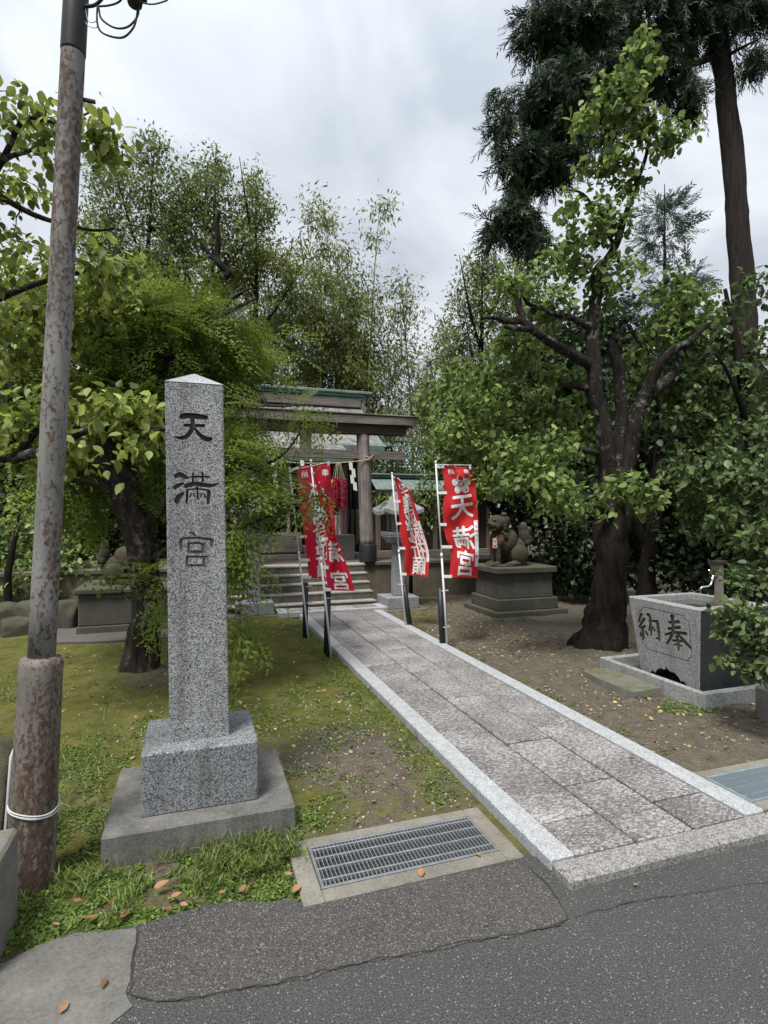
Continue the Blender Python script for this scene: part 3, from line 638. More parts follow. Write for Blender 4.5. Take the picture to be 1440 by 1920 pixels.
b.add(q, [(0, 1, 4), (1, 2, 4), (2, 3, 4), (3, 0, 4), (3, 2, 1, 0)]); loc(b.build('cap', 'granite_pale'), pil)
loc(B().box(-0.25, 0.315, 2.978, 3.472, 0.148, 0.457, 0.007).build('upper_base', 'granite_block'), pil)
loc(B().box(-0.41, 0.492, 2.86, 3.60, -0.05, 0.15, 0.010).build('lower_base', 'concrete_base'), pil)

# ------------------------------------------------------------------ utility pole
up = thing('utility_pole', 'rusty grey steel utility pole standing at the far left', 'utility pole', (-0.695, 2.865, 0))
axd = Vector((0.0485, -0.012, 1.0))
def on(z): return axd * z
def ptube(name, zs, rs, mat, n=28, moss=None):
    bb = B().tube([on(z) for z in zs], rs, n); o = bb.build(name, mat, up)
    if moss is not None:
        a = o.data.attributes.new('moss', 'FLOAT', 'POINT'); a.data.foreach_set('value', [moss] * len(o.data.vertices))
    return o
zs = list(np.linspace(0.98, 6.6, 24)); ptube('pole_shaft', zs, [0.0555 - 0.0024 * (z - 1) for z in zs], 'rusty_steel', moss=0.0)
zs = [-0.05, 0.02, 0.3, 0.6, 0.9, 0.975, 1.0, 1.008]; ptube('sleeve', zs, [0.098, 0.097, 0.093, 0.09, 0.087, 0.088, 0.08, 0.06], 'rusty_steel', moss=1.0)
ptube('black_wrap', [3.70, 3.71, 3.95, 4.3], [0.050, 0.0515, 0.051, 0.0495], 'black_metal', 24)
for dz, ph in ((0.345, 0), (0.36, 0.6), (0.352, 1.1)):
    pts = [on(dz) + Vector((math.cos(a) * .098, math.sin(a) * .098, .028 * math.sin(a * 1 + ph * .4 - 1.1) + 0.004 * math.sin(a * 3 + ph))) for a in np.linspace(0, 2 * math.pi, 30)]
    B().tube(pts, 0.0032, 6).build('tie_wire', 'wire_grey', up)
pts = [on(z) + Vector((-0.098 + 0.02 * (z - .3), -0.02, 0)) for z in (0.02, 0.2, 0.42, 0.58)] + [on(.62) + Vector((-.082, .0, 0)), on(.66) + Vector((-0.07, .05, 0))]
B().tube(pts, 0.007, 8).build('ground_cable', 'wire_grey', up)
B().box(0.045, 0.10, -0.008, 0.008, 3.50, 3.515, 0.003).build('step_peg', 'black_metal', up).location = on(3.5) - Vector((0, 0, 3.5))
def wire(pp, d, r, mat='cable_black', nm='cable'):
    q = [P(x, y, d) - up.location for x, y in pp]; fine = []
    for i in range(len(q) - 1):
        p0, p1, p2, p3 = q[max(i - 1, 0)], q[i], q[i + 1], q[min(i + 2, len(q) - 1)]
        for k in range(6):
            t = k / 6; fine.append(0.5 * (2 * p1 + (p2 - p0) * t + (2 * p0 - 5 * p1 + 4 * p2 - p3) * t * t + (3 * p1 - p0 - 3 * p2 + p3) * t ** 3))
    B().tube(fine + [q[-1]], r, 6).build(nm, mat, up)
wire([(155, 12), (182, 10), (190, 35), (215, 52), (240, 50), (258, 30), (260, 8)], 2.5, 0.0045)
wire([(183, 8), (182, 40), (190, 60), (215, 70), (235, 68), (252, 48), (258, 20)], 2.5, 0.0045)
wire([(160, 14), (165, 38), (175, 42), (183, 35), (182, 20)], 2.5, 0.002, 'wire_grey'); wire([(158, 40), (168, 50), (180, 52), (184, 44)], 2.5, 0.002, 'wire_grey')
wire([(182, 12), (205, 10), (225, 2), (240, -20)], 2.5, 0.0045); wire([(262, 4), (285, 8), (310, 2), (350, -14), (600, -70)], 2.5, 0.0035)
wire([(150, 10), (165, 12), (180, 8), (195, -8), (210, -40)], 2.5, 0.008)
c = P(253, 0, 2.5) - up.location
B().lathe([(0.012, -0.03), (0.03, -0.022), (0.034, 0), (0.03, .02), (0.014, .03)], c, 12).build('splice_box', 'black_metal', up)
B().box(c.x - .09, c.x + .05, c.y - .015, c.y + .015, c.z + .002, c.z + .028, .004).build('cross_bracket', 'black_metal', up)

# ------------------------------------------------------------------ terrace, steps, retaining walls
terr = B().box(-9, 9.5, 10.22, 15.9, -0.1, 0.695, 0.01).build('terrace', 'mossy_earth'); tag(terr, kind='structure')
st = thing('stone_steps', 'broad weathered stone steps climbing to the wooden gateway', 'steps', (1.6, 9.2, 0))
fy = [9.16, 9.33, 9.5, 9.67, 9.84, 10.22]; 
for k in range(5):
    z0, z1 = 0.14 * k, 0.14 * (k + 1); xs = [0.22, 1.15, 2.02, 2.96]
    for i in range(3):
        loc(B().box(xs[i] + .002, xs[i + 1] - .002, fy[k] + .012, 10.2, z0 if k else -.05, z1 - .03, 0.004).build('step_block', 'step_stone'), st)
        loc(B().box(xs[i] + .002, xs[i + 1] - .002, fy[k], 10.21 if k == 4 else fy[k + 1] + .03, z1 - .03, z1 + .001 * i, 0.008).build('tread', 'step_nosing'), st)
def wall(x0, x1, label):
    t = thing('retaining_wall', label, 'wall', ((x0 + x1) / 2, 10.1, 0))
    loc(B().box(x0, x1, 10.06, 10.3, -0.05, 0.64, 0.012).build('wall_body', 'concrete_wall'), t); loc(B().box(x0 - .005, x1, 10.02, 10.35, 0.642, 0.715, 0.012).build('coping', 'step_stone'), t); return t
wall(2.97, 7.0, 'low brown concrete retaining wall right of the stone steps'); wall(-6.5, 0.21, 'low brown concrete retaining wall left of the stone steps')

# ------------------------------------------------------------------ stone lanterns
def lantern(x, y, label, complete=True):
    t = thing('stone_lantern', label, 'stone lantern', (x, y, 0)); m = 'granite_lantern'
    B().box(-.42, .42, -.34, .38, -.03, .03, .01).build('ground_slab', 'rough_stone', t)
    B().box(-.29, .29, -.27, .27, .031, .225, .01).build('base', m, t)
    B().box(-.095, .095, -.095, .095, .226, 1.12, .012, (-.085, .085, -.085, .085)).build('post', m, t)
    B().box(-.16, .16, -.16, .16, 1.121, 1.25, .012, (-.235, .235, -.235, .235)).build('bowl', m, t)
    B().box(-.235, .235, -.235, .235, 1.2505, 1.315, .01).build('fire_plate', m, t)
    for sx in (-1, 1):
        for sy in (-1, 1): B().box(sx * .12 - .03, sx * .12 + .03, sy * .12 - .03, sy * .12 + .03, 1.316, 1.60, .005).build('fire_box_post', m, t)
    for a, c in ((0, -.125), (0, .125)): B().box(-.09, .09, c - .012, c + .012, 1.33, 1.36, .003).build('sill', m, t)
    B().box(-.06, .06, -.06, .06, 1.317, 1.57, .01).build('candle_core', 'wood_dark', t)
    n = 9; vs = []; fs = []                      # hipped cap with swept eaves
    prof = [(1.0, 1.60), (1.0, 1.66), (.72, 1.745), (.45, 1.86), (.22, 1.985), (.16, 2.0)]
    for r, z in prof:
        for k in range(32):
            th = 2 * math.pi * k / 32; cx_, sy_ = math.cos(th), math.sin(th); mm = max(abs(cx_), abs(sy_)); q = (abs(cx_ * sy_) / mm / mm)
            lift = 0.055 * q ** 3 * (r ** 2); vs.append((cx_ / mm * .345 * r, sy_ / mm * .345 * r, z + lift))
    for i in range(len(prof) - 1):
        for k in range(32): fs.append((i * 32 + k, i * 32 + (k + 1) % 32, i * 32 + 32 + (k + 1) % 32, i * 32 + 32 + k))
    fs.append(tuple(reversed(range(32)))); fs.append(tuple(range(5 * 32, 6 * 32)))
    B().add(vs, fs).build('cap', m, t)
    B().lathe([(.06, 2.0), (.085, 2.03), (.07, 2.06), (.1, 2.1), (.085, 2.16), (.01, 2.24)], (0, 0, 0), 14).build('finial', m, t)
    return t
lantern(3.30, 9.02, 'granite lantern with a square post right of the steps, partly behind a banner')
lantern(0.905, 9.20, 'granite lantern left of the steps, mostly behind green conifer fronds')

# ------------------------------------------------------------------ guardian lion-dogs
def pedestal(x0, x1, y0, y1, H, label, cracked=False):
    t = thing('statue_pedestal', label, 'pedestal', ((x0 + x1) / 2, (y0 + y1) / 2, 0)); m = 'dark_pedestal'
    a = 0.1
    loc(B().box(x0, (x0 + x1) / 2 - .002, y0, y1, -.04, .09, .012).build('plinth_stone', m), t); loc(B().box((x0 + x1) / 2 + .002, x1, y0, y1, -.04, .088, .012).build('plinth_stone', m), t)
    loc(B().box(x0 + .09, x1 - .12, y0 + .09, y1 - .1, .089, .27, .012).build('lower_block', m), t)
    loc(B().box(x0 + .15, x1 - .18, y0 + .15, y1 - .15, .271, H - .1, .012, (x0 + .16, x1 - .20, y0 + .16, y1 - .16)).build('body', m), t)
    loc(B().box(x0 + .08, x1 - .14, y0 + .09, y1 - .09, H - .099, H, .014).build('top_slab', m), t)
    return t
pedestal(4.40, 5.72, 7.62, 8.72, 0.77, 'dark weathered stone pedestal right of the steps, under a lion-dog statue')
pl = thing('statue_pedestal', 'dark weathered stone pedestal at the left, behind the shaggy conifer trunk', 'pedestal', (-.9, 8.85, 0))
loc(B().box(-1.49, -.30, 8.33, 9.35, -.04, .12, .012).build('plinth_stone', 'dark_pedestal'), pl); loc(B().box(-1.47, -.32, 8.35, 9.33, .121, .545, .014).build('body', 'dark_pedestal'), pl)
loc(B().box(-1.52, -.92, 8.30, 9.38, .546, .63, .02).build('top_slab', 'dark_pedestal'), pl); loc(B().box(-.912, -.28, 8.30, 9.38, .546, .622, .02).build('top_slab', 'dark_pedestal'), pl)
apron = B().prism([(-1.75, 7.95), (-1.2, 7.8), (0.0, 7.78), (0.1, 8.5), (0.0, 9.9), (-2.0, 9.9), (-1.95, 8.6)], -.03, .028).build('gravel_apron', 'gravel_grey'); tag(apron, kind='structure')
_lion = None
def lion_mesh():
    """sitting lion-dog facing -X, its head turned to -Y; joined by voxel remesh into one skin"""
    V0 = []; F0 = []
    b0 = bmesh.new(); bmesh.ops.create_uvsphere(b0, u_segments=16, v_segments=10, radius=1); sv = [v.co.copy() for v in b0.verts]; sf = [tuple(v.index for v in f.verts) for f in b0.faces]; b0.free()
    def el(c, r, rot=(0, 0, 0)):
        m = Matrix.Translation(c) @ Matrix.Rotation(rot[2], 4, 'Z') @ Matrix.Rotation(rot[1], 4, 'Y') @ Matrix.Rotation(rot[0], 4, 'X') @ Matrix.Diagonal((*r, 1))
        o = len(V0); V0.extend(tuple(m @ v) for v in sv); F0.extend(tuple(i + o for i in f) for f in sf)
    el((0.16, 0, .20), (.17, .14, .19)); el((0.02, 0, .33), (.17, .135, .20), (0, .5, 0)); el((-.10, 0, .40), (.12, .12, .17), (0, .15, 0))
    for s in (-1, 1):
        el((.17, s * .12, .15), (.14, .07, .14)); el((.06, s * .14, .035), (.12, .05, .037)); el((.20, s * .11, .06), (.09, .06, .06))          # haunch, hind paw
        el((-.155, s * .075, .20), (.043, .043, .21), (0, -.06, 0)); el((-.185, s * .078, .03), (.07, .05, .034)); el((-.13, s * .085, .34), (.065, .06, .09))
        for q in (-1, 0, 1): el((-.235, s * .078 + q * .027, .026), (.022, .015, .022)); el((-.045, s * .14 + q * .026, .026), (.022, .015, .022))
    el((-.15, -.03, .60), (.125, .125, .12)); el((-.235, -.07, .575), (.085, .085, .05), (0, .1, .3)); el((-.225, -.068, .515), (.07, .075, .025), (0, -.15, .3)); el((-.30, -.095, .60), (.028, .035, .024))
    for s in (-1, 1):
        el((-.235, -.05 + s * .055, .645), (.035, .03, .026)); el((-.05, -.02 + s * .115, .64), (.05, .022, .06), (0, .4, 0)); el((-.19, -.04 + s * .085, .56), (.045, .035, .05))
    for k in range(70):                                            # mane curls
        a = rnd.uniform(0, 2 * math.pi); h = rnd.uniform(-1, 1); el((-.085 + .10 * math.sin(a) * .6 + .05 * abs(h), .125 * math.cos(a), .535 + .13 * h), (.032, .03, .03))
    for k in range(7): el((-.02 + .01 * k, 0, .72 - k * .05), (.04, .045, .04))
    el((.30, 0, .22), (.06, .075, .12)); el((.32, 0, .40), (.085, .095, .15), (0, -.15, 0)); el((.30, 0, .53), (.06, .07, .09))
    for k in range(16): a = rnd.uniform(0, 6.28); el((.33 + .05 * math.cos(a), .07 * math.sin(a), rnd.uniform(.28, .55)), (.04, .035, .055))
    el((.0, 0, .012), (.30, .20, .014))
    me = bpy.data.meshes.new('lion'); me.from_pydata(V0, [], F0); o = bpy.data.objects.new('tmp', me); COL.objects.link(o)
    m = o.modifiers.new('r', 'REMESH'); m.mode = 'VOXEL'; m.voxel_size = 0.0088; m.use_smooth_shade = True
    s = o.modifiers.new('s', 'SMOOTH'); s.factor = .5; s.iterations = 1
    me2 = evalmesh(o); bpy.data.objects.remove(o); return me2
lm = lion_mesh(); lm.materials.append(MAT['statue_stone'])
def lion(loc_, sx, sc, label):
    t = thing('lion_dog_statue', label, 'statue', loc_); o = link('body', lm, t); o.scale = (sx * sc, sc, sc); return t
rl = lion((4.84, 8.10, 0.768), 1, 1.16, 'brown sitting stone lion-dog statue on the pedestal right of the steps')
ll = lion((-0.90, 8.8, 0.628), -1, 1.02, 'mossy stone lion-dog statue on the left pedestal, behind the conifer')
B().box(-.30, -.22, -.135, -.128, .30, .46, .003).build('amulet_plaque', 'amulet_cream', rl)
B().add([(-.295, -.1365, .455), (-.26, -.1365, .405), (-.225, -.1365, .455), (-.225, -.1365, .435), (-.26, -.1365, .385), (-.295, -.1365, .435)], [(0, 5, 4, 1), (1, 4, 3, 2)]).build('plaque_chevron', 'amulet_red', rl)
B().add([(-.285, -.1365, .315), (-.235, -.1365, .315), (-.242, -.1365, .36), (-.26, -.1365, .345), (-.278, -.1365, .36)], [(0, 1, 2, 3, 4)]).build('plaque_mark', 'amulet_red', rl)
B().tube([(-.26, -.13, .46), (-.22, -.14, .49), (-.14, -.13, .50), (-.05, -.1, .53)], .006, 6).build('plaque_cord', 'amulet_red', rl)

# ------------------------------------------------------------------ water basin
def rockmesh(sx, sy, sz, seed, sub=4, rough=.16):
    bm = bmesh.new(); bmesh.ops.create_icosphere(bm, subdivisions=sub, radius=1)
    for v in bm.verts:
        p = v.co.copy(); k = 1 + rough * mnoise.noise(p * 1.2 + Vector((seed, 0, 0))) * 2 + rough * .5 * mnoise.noise(p * 3.1 + Vector((0, seed, 0))) + rough * .2 * mnoise.noise(p * 9 + Vector((0, 0, seed)))
        q = Vector((max(-.78, min(.78, p.x * k)), max(-.78, min(.78, p.y * k)), max(-.6, min(.8, p.z * k))))
        v.co = Vector((q.x * sx, q.y * sy, q.z * sz))
    me = bpy.data.meshes.new('rock'); bm.to_mesh(me); bm.free(); me.polygons.foreach_set('use_smooth', [True] * len(me.polygons)); return me
wb = thing('water_basin', 'grey granite water basin with two carved characters beside the right-hand tree', 'water basin', (4.5, 4.1, 0))
bb = B().box(4.17, 4.83, 3.75, 4.42, .06, .815, .010, (4.085, 4.915, 3.665, 4.50)).build('basin_body', 'granite_basin')
bb.data.materials.append(MAT['carved_grime']); bb.data.materials.append(MAT['granite_polished_dark_reflection']); bb.data.materials.append(MAT['pit_dirt'])
def facex(z): return 4.17 - 0.085 * (z - .06) / .755
def cutter_x(outline, depth, mat, inset=.03):
    q = list(outline); n = len(q); ar = sum(q[i][0] * q[(i + 1) % n][1] - q[(i + 1) % n][0] * q[i][1] for i in range(n))
    if ar < 0: q.reverse()
    m = [(facex(z) - inset, y, z) for y, z in q] + [(facex(z) + depth, y, z) for y, z in q]
    fs = [tuple(reversed(range(n))), tuple(range(n, 2 * n))] + [(i, (i + 1) % n, (i + 1) % n + n, i + n) for i in range(n)]
    o = B().add(m, fs).build('cutter', mat); bm = bmesh.new(); bm.from_mesh(o.data); bmesh.ops.recalc_face_normals(bm, faces=bm.faces); bm.to_mesh(o.data); bm.free(); return o
cuts = [B().box(4.19, 4.81, 3.77, 4.395, .5, .9, .012, (4.185, 4.815, 3.765, 4.40)).build('cutter', 'granite_basin')]
def arch(y0, y1, z0, h):
    pts = [(y0, z0)]
    for u, k in ((0, .25), (.03, .5), (.10, .62), (.17, .55), (.22, .72), (.32, .86), (.42, .84), (.47, .9), (.5, 1.05), (.53, .9), (.58, .84), (.68, .86), (.78, .72), (.83, .55), (.90, .62), (.97, .5), (1, .25)): pts.append((y0 + (y1 - y0) * u, z0 + h * k))
    return pts + [(y1, z0)]
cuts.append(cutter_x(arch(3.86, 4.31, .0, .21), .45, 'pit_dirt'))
def groove(pts, wd):
    c = []
    for (a, b) in zip(pts, pts[1:] + pts[:1]):
        d = Vector((b[0] - a[0], b[1] - a[1])).normalized(); nrm = Vector((-d.y, d.x)); e = wd * .5
        q = [Vector(a) - d * e + nrm * e, Vector(b) + d * e + nrm * e, Vector(b) + d * e - nrm * e, Vector(a) - d * e - nrm * e]; c.append(cutter_x([tuple(x) for x in q], .006, 'carved_grime'))
    return c
ya, yb, za_, zb_ = 3.79, 4.36, .33, .735; r = .045
cuts += groove([(ya + r, za_), (yb - r, za_), (yb - r * .7, za_ + r * .7), (yb, za_ + r), (yb, zb_ - r), (yb - r * .7, zb_ - r * .7), (yb - r, zb_), (ya + r, zb_), (ya + r * .7, zb_ - r * .7), (ya, zb_ - r), (ya, za_ + r), (ya + r * .7, za_ + r * .7)], .007)
# brush-like strokes of the two characters, traced on the stone (picture pixels inside the zoomed detail at 4.114x)
HO = [[(690, 520, 22), (775, 515, 26)], [(678, 570, 20), (780, 558, 26)], [(650, 615, 16), (735, 600, 24), (825, 610, 24)], [(718, 465, 34), (722, 540, 26), (705, 620, 26), (655, 690, 14)], [(745, 600, 16), (790, 660, 28), (845, 722, 20)], [(705, 660, 16), (785, 668, 20)], [(742, 625, 24), (748, 690, 24), (746, 745, 12)], [(715, 690, 12), (780, 705, 16)]]
NO = [[(478, 455, 26), (450, 520, 16)], [(500, 490, 24), (450, 560, 14)], [(455, 565, 16), (505, 550, 22)], [(478, 570, 18), (478, 640, 20), (465, 662, 8)], [(455, 600, 12), (462, 630, 20)], [(500, 590, 14), (515, 625, 22)], [(540, 500, 22), (545, 560, 20), (540, 625, 14)], [(545, 510, 14), (605, 512, 24)], [(598, 515, 22), (602, 600, 24), (600, 665, 14)], [(602, 655, 10), (575, 640, 16)], [(528, 455, 30), (545, 490, 24), (540, 545, 20), (525, 590, 10)], [(550, 550, 14), (575, 590, 20)]]
def onface(x, y):
    p = PX(1090 + x / 4.114, 1040 + y / 4.114, 4.13)
    return (3.80 + (p.y - 3.80) , p.z)
for s in HO + NO:
    ol = [PX(px, py, 4.125) for px, py in ribbon(s, 4.114, (1090, 1040))]; cuts.append(cutter_x([(p.y, p.z) for p in ol], .012, 'carved_grime'))
carve(bb, cuts)
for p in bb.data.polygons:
    if p.normal.y < -.9 and p.center.y < 3.76 and p.center.z < .80: p.material_index = [m.name for m in bb.data.materials].index('granite_polished_dark_reflection')  # street face only: the mirrored dark trees are put into its colour
loc(bb, wb)
loc(B().box(4.20, 4.80, 3.78, 4.385, .60, .765, .002).build('water_surface', 'water'), wb)
tp = thing('basin_trough', 'low granite trough around the foot of the water basin', 'stone trough', (4.5, 4.2, 0))
def bx(a, b_, c, d, e, f, nm, mt, bev=.008): return loc(B().box(a, b_, c, d, e, f, bev).build(nm, mt), tp)
bx(4.04, 4.10, 3.58, 4.22, -.03, .125, 'side_stone', 'granite_basin'); bx(4.04, 4.10, 4.224, 4.86, -.03, .125, 'side_stone', 'granite_basin'); bx(4.104, 5.1, 3.58, 3.65, -.03, .124, 'side_stone', 'granite_basin'); bx(4.104, 5.1, 4.79, 4.86, -.03, .124, 'side_stone', 'granite_basin'); bx(5.03, 5.10, 3.654, 4.786, -.03, .124, 'side_stone', 'granite_basin'); bx(4.104, 5.026, 3.654, 4.786, -.03, .05, 'floor_stone', 'rough_stone')
ss = B().prism([(3.66, 3.97), (3.99, 3.99), (4.01, 4.35), (3.98, 4.68), (3.69, 4.70), (3.645, 4.4)], -.03, .062).build('step_stone', 'rough_stone'); tag(ss, 'flat rough stone slab lying in front of the granite trough', 'stone slab')
tap = thing('tap_post', 'slim wooden post with a chrome tap behind the water basin', 'tap', tuple(P(1348, 1330, 5.25)[:2]) + (0,))
d_ = 5.25; zt = P(1348, 1058, d_).z; zb = 0
B().box(-.028, .028, -.03, .03, -.02, zt, .004).build('post', 'wood_grey_z', tap); B().box(-.055, .055, -.05, .05, zt + .001, zt + .035, .006).build('post_cap', 'wood_dark', tap)
hz_ = P(1340, 1078, d_).z
B().tube([(-.028, 0, hz_), (-.08, 0, hz_)], .014, 10).build('valve', 'chrome', tap)
B().tube([(-.075, 0, hz_), (-.08, 0, hz_ + .04)], .009, 8).build('stem', 'chrome', tap); B().box(-.13, -.05, -.008, .008, hz_ + .04, hz_ + .052, .004).build('handle', 'chrome', tap)
B().tube([(-.075, 0, hz_), (-.085, 0, hz_ - .05), (-.10, 0, hz_ - .085), (-.14, -.005, hz_ - .10), (-.22, -.01, hz_ - .105), (-.245, -.012, hz_ - .125)], .010, 8).build('spout', 'chrome', tap)

# ------------------------------------------------------------------ loose rocks, little posts
def rock(pxl, s, seed, label, mat='boulder_stone', group=None, z=0.0):
    o = link('boulder', rockmesh(*s, seed), None, mat); o.location = (pxl[0], pxl[1], z + s[2] * .35); o.rotation_euler.z = seed; return tag(o, label, 'boulder', group)
rock(G(1068, 1112)[:2], (.42, .3, .42), 2.3, 'large rounded brown boulder behind the right-hand tree'); rock(G(1020, 1112)[:2], (.26, .25, .42), 5.1, 'upright mottled boulder beside the right pedestal'); rock(G(1255, 1105)[:2], (.5, .3, .26), 7.7, 'low grey boulder behind the tap')
rock(G(1110, 1115)[:2], (.2, .2, .22), 8.7, 'small boulder beside the big brown boulder'); rock(G(1150, 1108)[:2], (.3, .25, .2), 3.7, 'flat boulder half hidden behind the tree trunk')
for i, (x, sx, sz, lb) in enumerate(((12, .42, .30, 'mossy dark stone at the left edge of the row bounding the lawn'), (75, .36, .34, 'rounded dark stone seen just left of the rusty pole'), (118, .3, .33, 'dark stone between the rusty pole and the left pedestal'), (40, .25, .18, 'small low stone in front of the row bounding the lawn'))):
    q = G(x, 1176 if i != 3 else 1186); rock(q[:2], (sx, .3, sz), 11.3 + i * 2.1, lb, 'boulder_dark', 'stones edging the left lawn')
o = B().box(4.26, 4.46, 3.10, 3.32, -.03, .27, .03).build('granite_marker', 'rough_stone'); tag(o, 'rough stone stump at the right edge below the leafy bush', 'stone stump')
o = link('boulder', rockmesh(.32, .3, .62, 21.1), None, 'boulder_stone'); o.location = P(-42, 1560, 3.1)[:2] + (0.16,) if False else (-1.05, 3.05, .16); tag(o, 'dark mossy rock at the left edge behind the rusty pole', 'boulder')
o = B().box(-1.05, -.685, 2.30, 2.66, -.03, .36, .012).build('granite_marker', 'rough_stone'); tag(o, 'low square stone block at the left edge by the road', 'stone block')
# ------------------------------------------------------------------ wooden gateway (torii)
TY = 10.15
tor = thing('torii_gate', 'weathered grey wooden shrine gateway at the top of the steps', 'gateway', (PY(573, 850, TY).x, TY, 0.70))
XC = tor.location.x
xr = PY(690, 1000, TY).x - XC; xrt = PY(680, 825, TY).x - XC
zk0, zk1 = PY(783, 803, TY).z - .70, PY(783, 789, TY).z - .70; zs0 = PY(757, 818.5, TY).z - .70
zn0, zn1 = PY(750, 863, TY).z - .70, PY(750, 848, TY).z - .70
xk, xs_, xn = PY(783, 795, TY).x - XC, PY(757, 810, TY).x - XC, PY(757, 855, TY).x - XC
for s in (-1, 1):
    def tw(i, k): return 1 + 0.05 * mnoise.noise((k * 1.3 + s * 4, i * .25, 0)) + 0.025 * mnoise.noise((k * 5.1, i * .2, s))
    zz = np.linspace(0.3, zs0 + .01, 16); pts = [(s * (xr + (xrt - xr) * (z / zs0)), 0, z) for z in zz]
    B().tube(pts, [0.138 - .018 * t for t in np.linspace(0, 1, 16)], 28, True, True, tw).build('post', 'wood_grey_z', tor)
    B().lathe([(.165, -.01), (.168, .02), (.166, .33), (.158, .345), (.10, .345)], (s * xr, 0, 0), 28).build('post_collar', 'black_metal', tor)
def beam(name, hx, y0, y1, z0, z1, mat, end=0.0, camber=0.0):
    n = 12; vs = []; fs = []
    for i in range(n + 1):
        t = i / n * 2 - 1; x = t * hx; c = camber * t * t
        for (yy, zz, e) in ((y0, z0, 0), (y1, z0, 0), (y1, z1, end), (y0, z1, end)): vs.append((x + (e * (1 if t > 0 else -1) if abs(t) == 1 else 0), yy, zz + c))
    for i in range(n):
        for k in range(4): a = i * 4 + k; b2 = i * 4 + (k + 1) % 4; fs.append((a, b2, b2 + 4, a + 4))
    fs += [(3, 2, 1, 0), (n * 4, n * 4 + 1, n * 4 + 2, n * 4 + 3)]
    return B().add(vs, fs).build(name, mat, tor)
beam('top_lintel', xk - .04, -.20, .20, zk0, zk1, 'wood_grey_x', .04, 0.02)
B().box(-xk, xk, -.22, .22, zk1 + .022, zk1 + .05, .008).build('lintel_cover', 'wood_grey_x', tor)
beam('under_lintel', xs_, -.13, .13, zs0, zk0 - .002, 'wood_brown_x', .02, 0.02)
beam('tie_beam', xn, -.065, .065, zn0, zn1, 'wood_grey_x')
B().box(-.10, .10, -.06, .06, zn1 + .002, zs0 - .002, .006).build('centre_strut', 'wood_grey_z', tor)
for s in (-1, 1):
    for e in (-1, 1): B().box(s * xrt + e * .15 - .03, s * xrt + e * .15 + .03, -.05, .05, zn1 + .002, zn1 + .035, .004).build('wedge', 'wood_grey_z', tor)
def cat(a, b, sag, n=10): return [Vector(a).lerp(Vector(b), i / n) + Vector((0, 0, -sag * 4 * (i / n) * (1 - i / n))) for i in range(n + 1)]
sr = thing('straw_rope', 'thin straw rope with white paper zigzags strung across the wooden gateway', 'rope', (XC, TY, .7))
B().tube([(xr + .13 * math.cos(a) - .03, .135 * math.sin(a), zn0 + .02 - .05 * math.cos(a)) for a in np.linspace(0, 6.28, 24)], .012, 6).build('wrap', 'rope_straw', sr)
B().tube([(xr + .135 * math.cos(a) - .03, .14 * math.sin(a), zn0 + .0 + .09 * math.cos(a)) for a in np.linspace(0, 6.28, 24)], .008, 6).build('wrap', 'rope_straw', sr)
B().tube(cat((-xr, -.14, zn0 - .02), (xr, -.14, zn0 - .02), .10), .010, 6).build('rope', 'rope_straw', sr)
def shide(x, zt, h, w_):
    vs = []; fs = []
    for k in range(4):
        z0 = zt - h * k / 4; z1 = z0 - h / 3.2; o = len(vs); xo = x + (k % 2) * w_ * .55 + k * .012; y = -.145 - k * .006
        vs += [(xo, y, z0), (xo + w_, y, z0 - .02), (xo + w_ + .01, y - .01, z1 - .02), (xo + .01, y - .01, z1)]; fs.append((o, o + 1, o + 2, o + 3))
    B().add(vs, fs).build('paper_zigzag', 'paper_white', sr)
for px in (650, 560, 505): shide(PY(px, 870, TY).x - XC, zn0 - .06, .5, .07)

# ------------------------------------------------------------------ shrine hall behind the gateway
hall = thing('shrine_hall', 'old wooden shrine hall with shingled roof and green copper ridge', 'shrine hall', (XC, 13.6, 0.70))
def hl(o): return loc(o, hall)
RY, EY, KY = 14.4, 12.25, 11.3
zr = PY(600, 759, RY).z; ze = PY(690, 838, EY).z; zk = ze - .42; hw = 2.22; kw = 1.22
def slope(y):
    t = (RY - y) / (RY - EY)
    return zr + (ze - zr) * (1.25 * t - .25 * t * t if t <= 1 else 1.0 + (t - 1) * .62)
rs = random.Random(3)
def shingles(x0f, x1f, ya, yb, nm, back=False):
    bs = {k: B() for k in ('shingle', 'shingle_b', 'shingle_c')}; n = int((yb - ya) / .10)
    for i in range(n):
        y0 = ya + (yb - ya) * i / n; y1 = y0 + .16; x = x0f + (rs.random() * .1)
        x = x0f
        while x < x1f:
            wd = rs.uniform(.09, .17); e = min(x + wd, x1f); dz = rs.uniform(0, .010)
            yy0, yy1 = (y0, y1) if not back else (2 * RY - y0, 2 * RY - y1)
            za1, zb1 = slope(y0), slope(y1); vs = []
            for X in (x + .003, e - .003):
                for Y, Z in ((yy0, za1), (yy1, zb1)): vs += [(X, Y, Z + dz), (X, Y, Z + .024 + dz)]
            k = rs.choice(list(bs)); bs[k].add(vs, [(1, 3, 7, 5), (0, 1, 5, 4), (2, 6, 7, 3), (0, 2, 3, 1), (4, 5, 7, 6), (0, 4, 6, 2)])
            x = e
    for k, v in bs.items():
        o = hl(v.build(nm, k)); o['kind'] = 'stuff'
shingles(XC - hw, XC + hw, EY, RY - .05, 'roof_shingles'); shingles(XC - kw, XC + kw, KY, EY, 'porch_shingles'); 
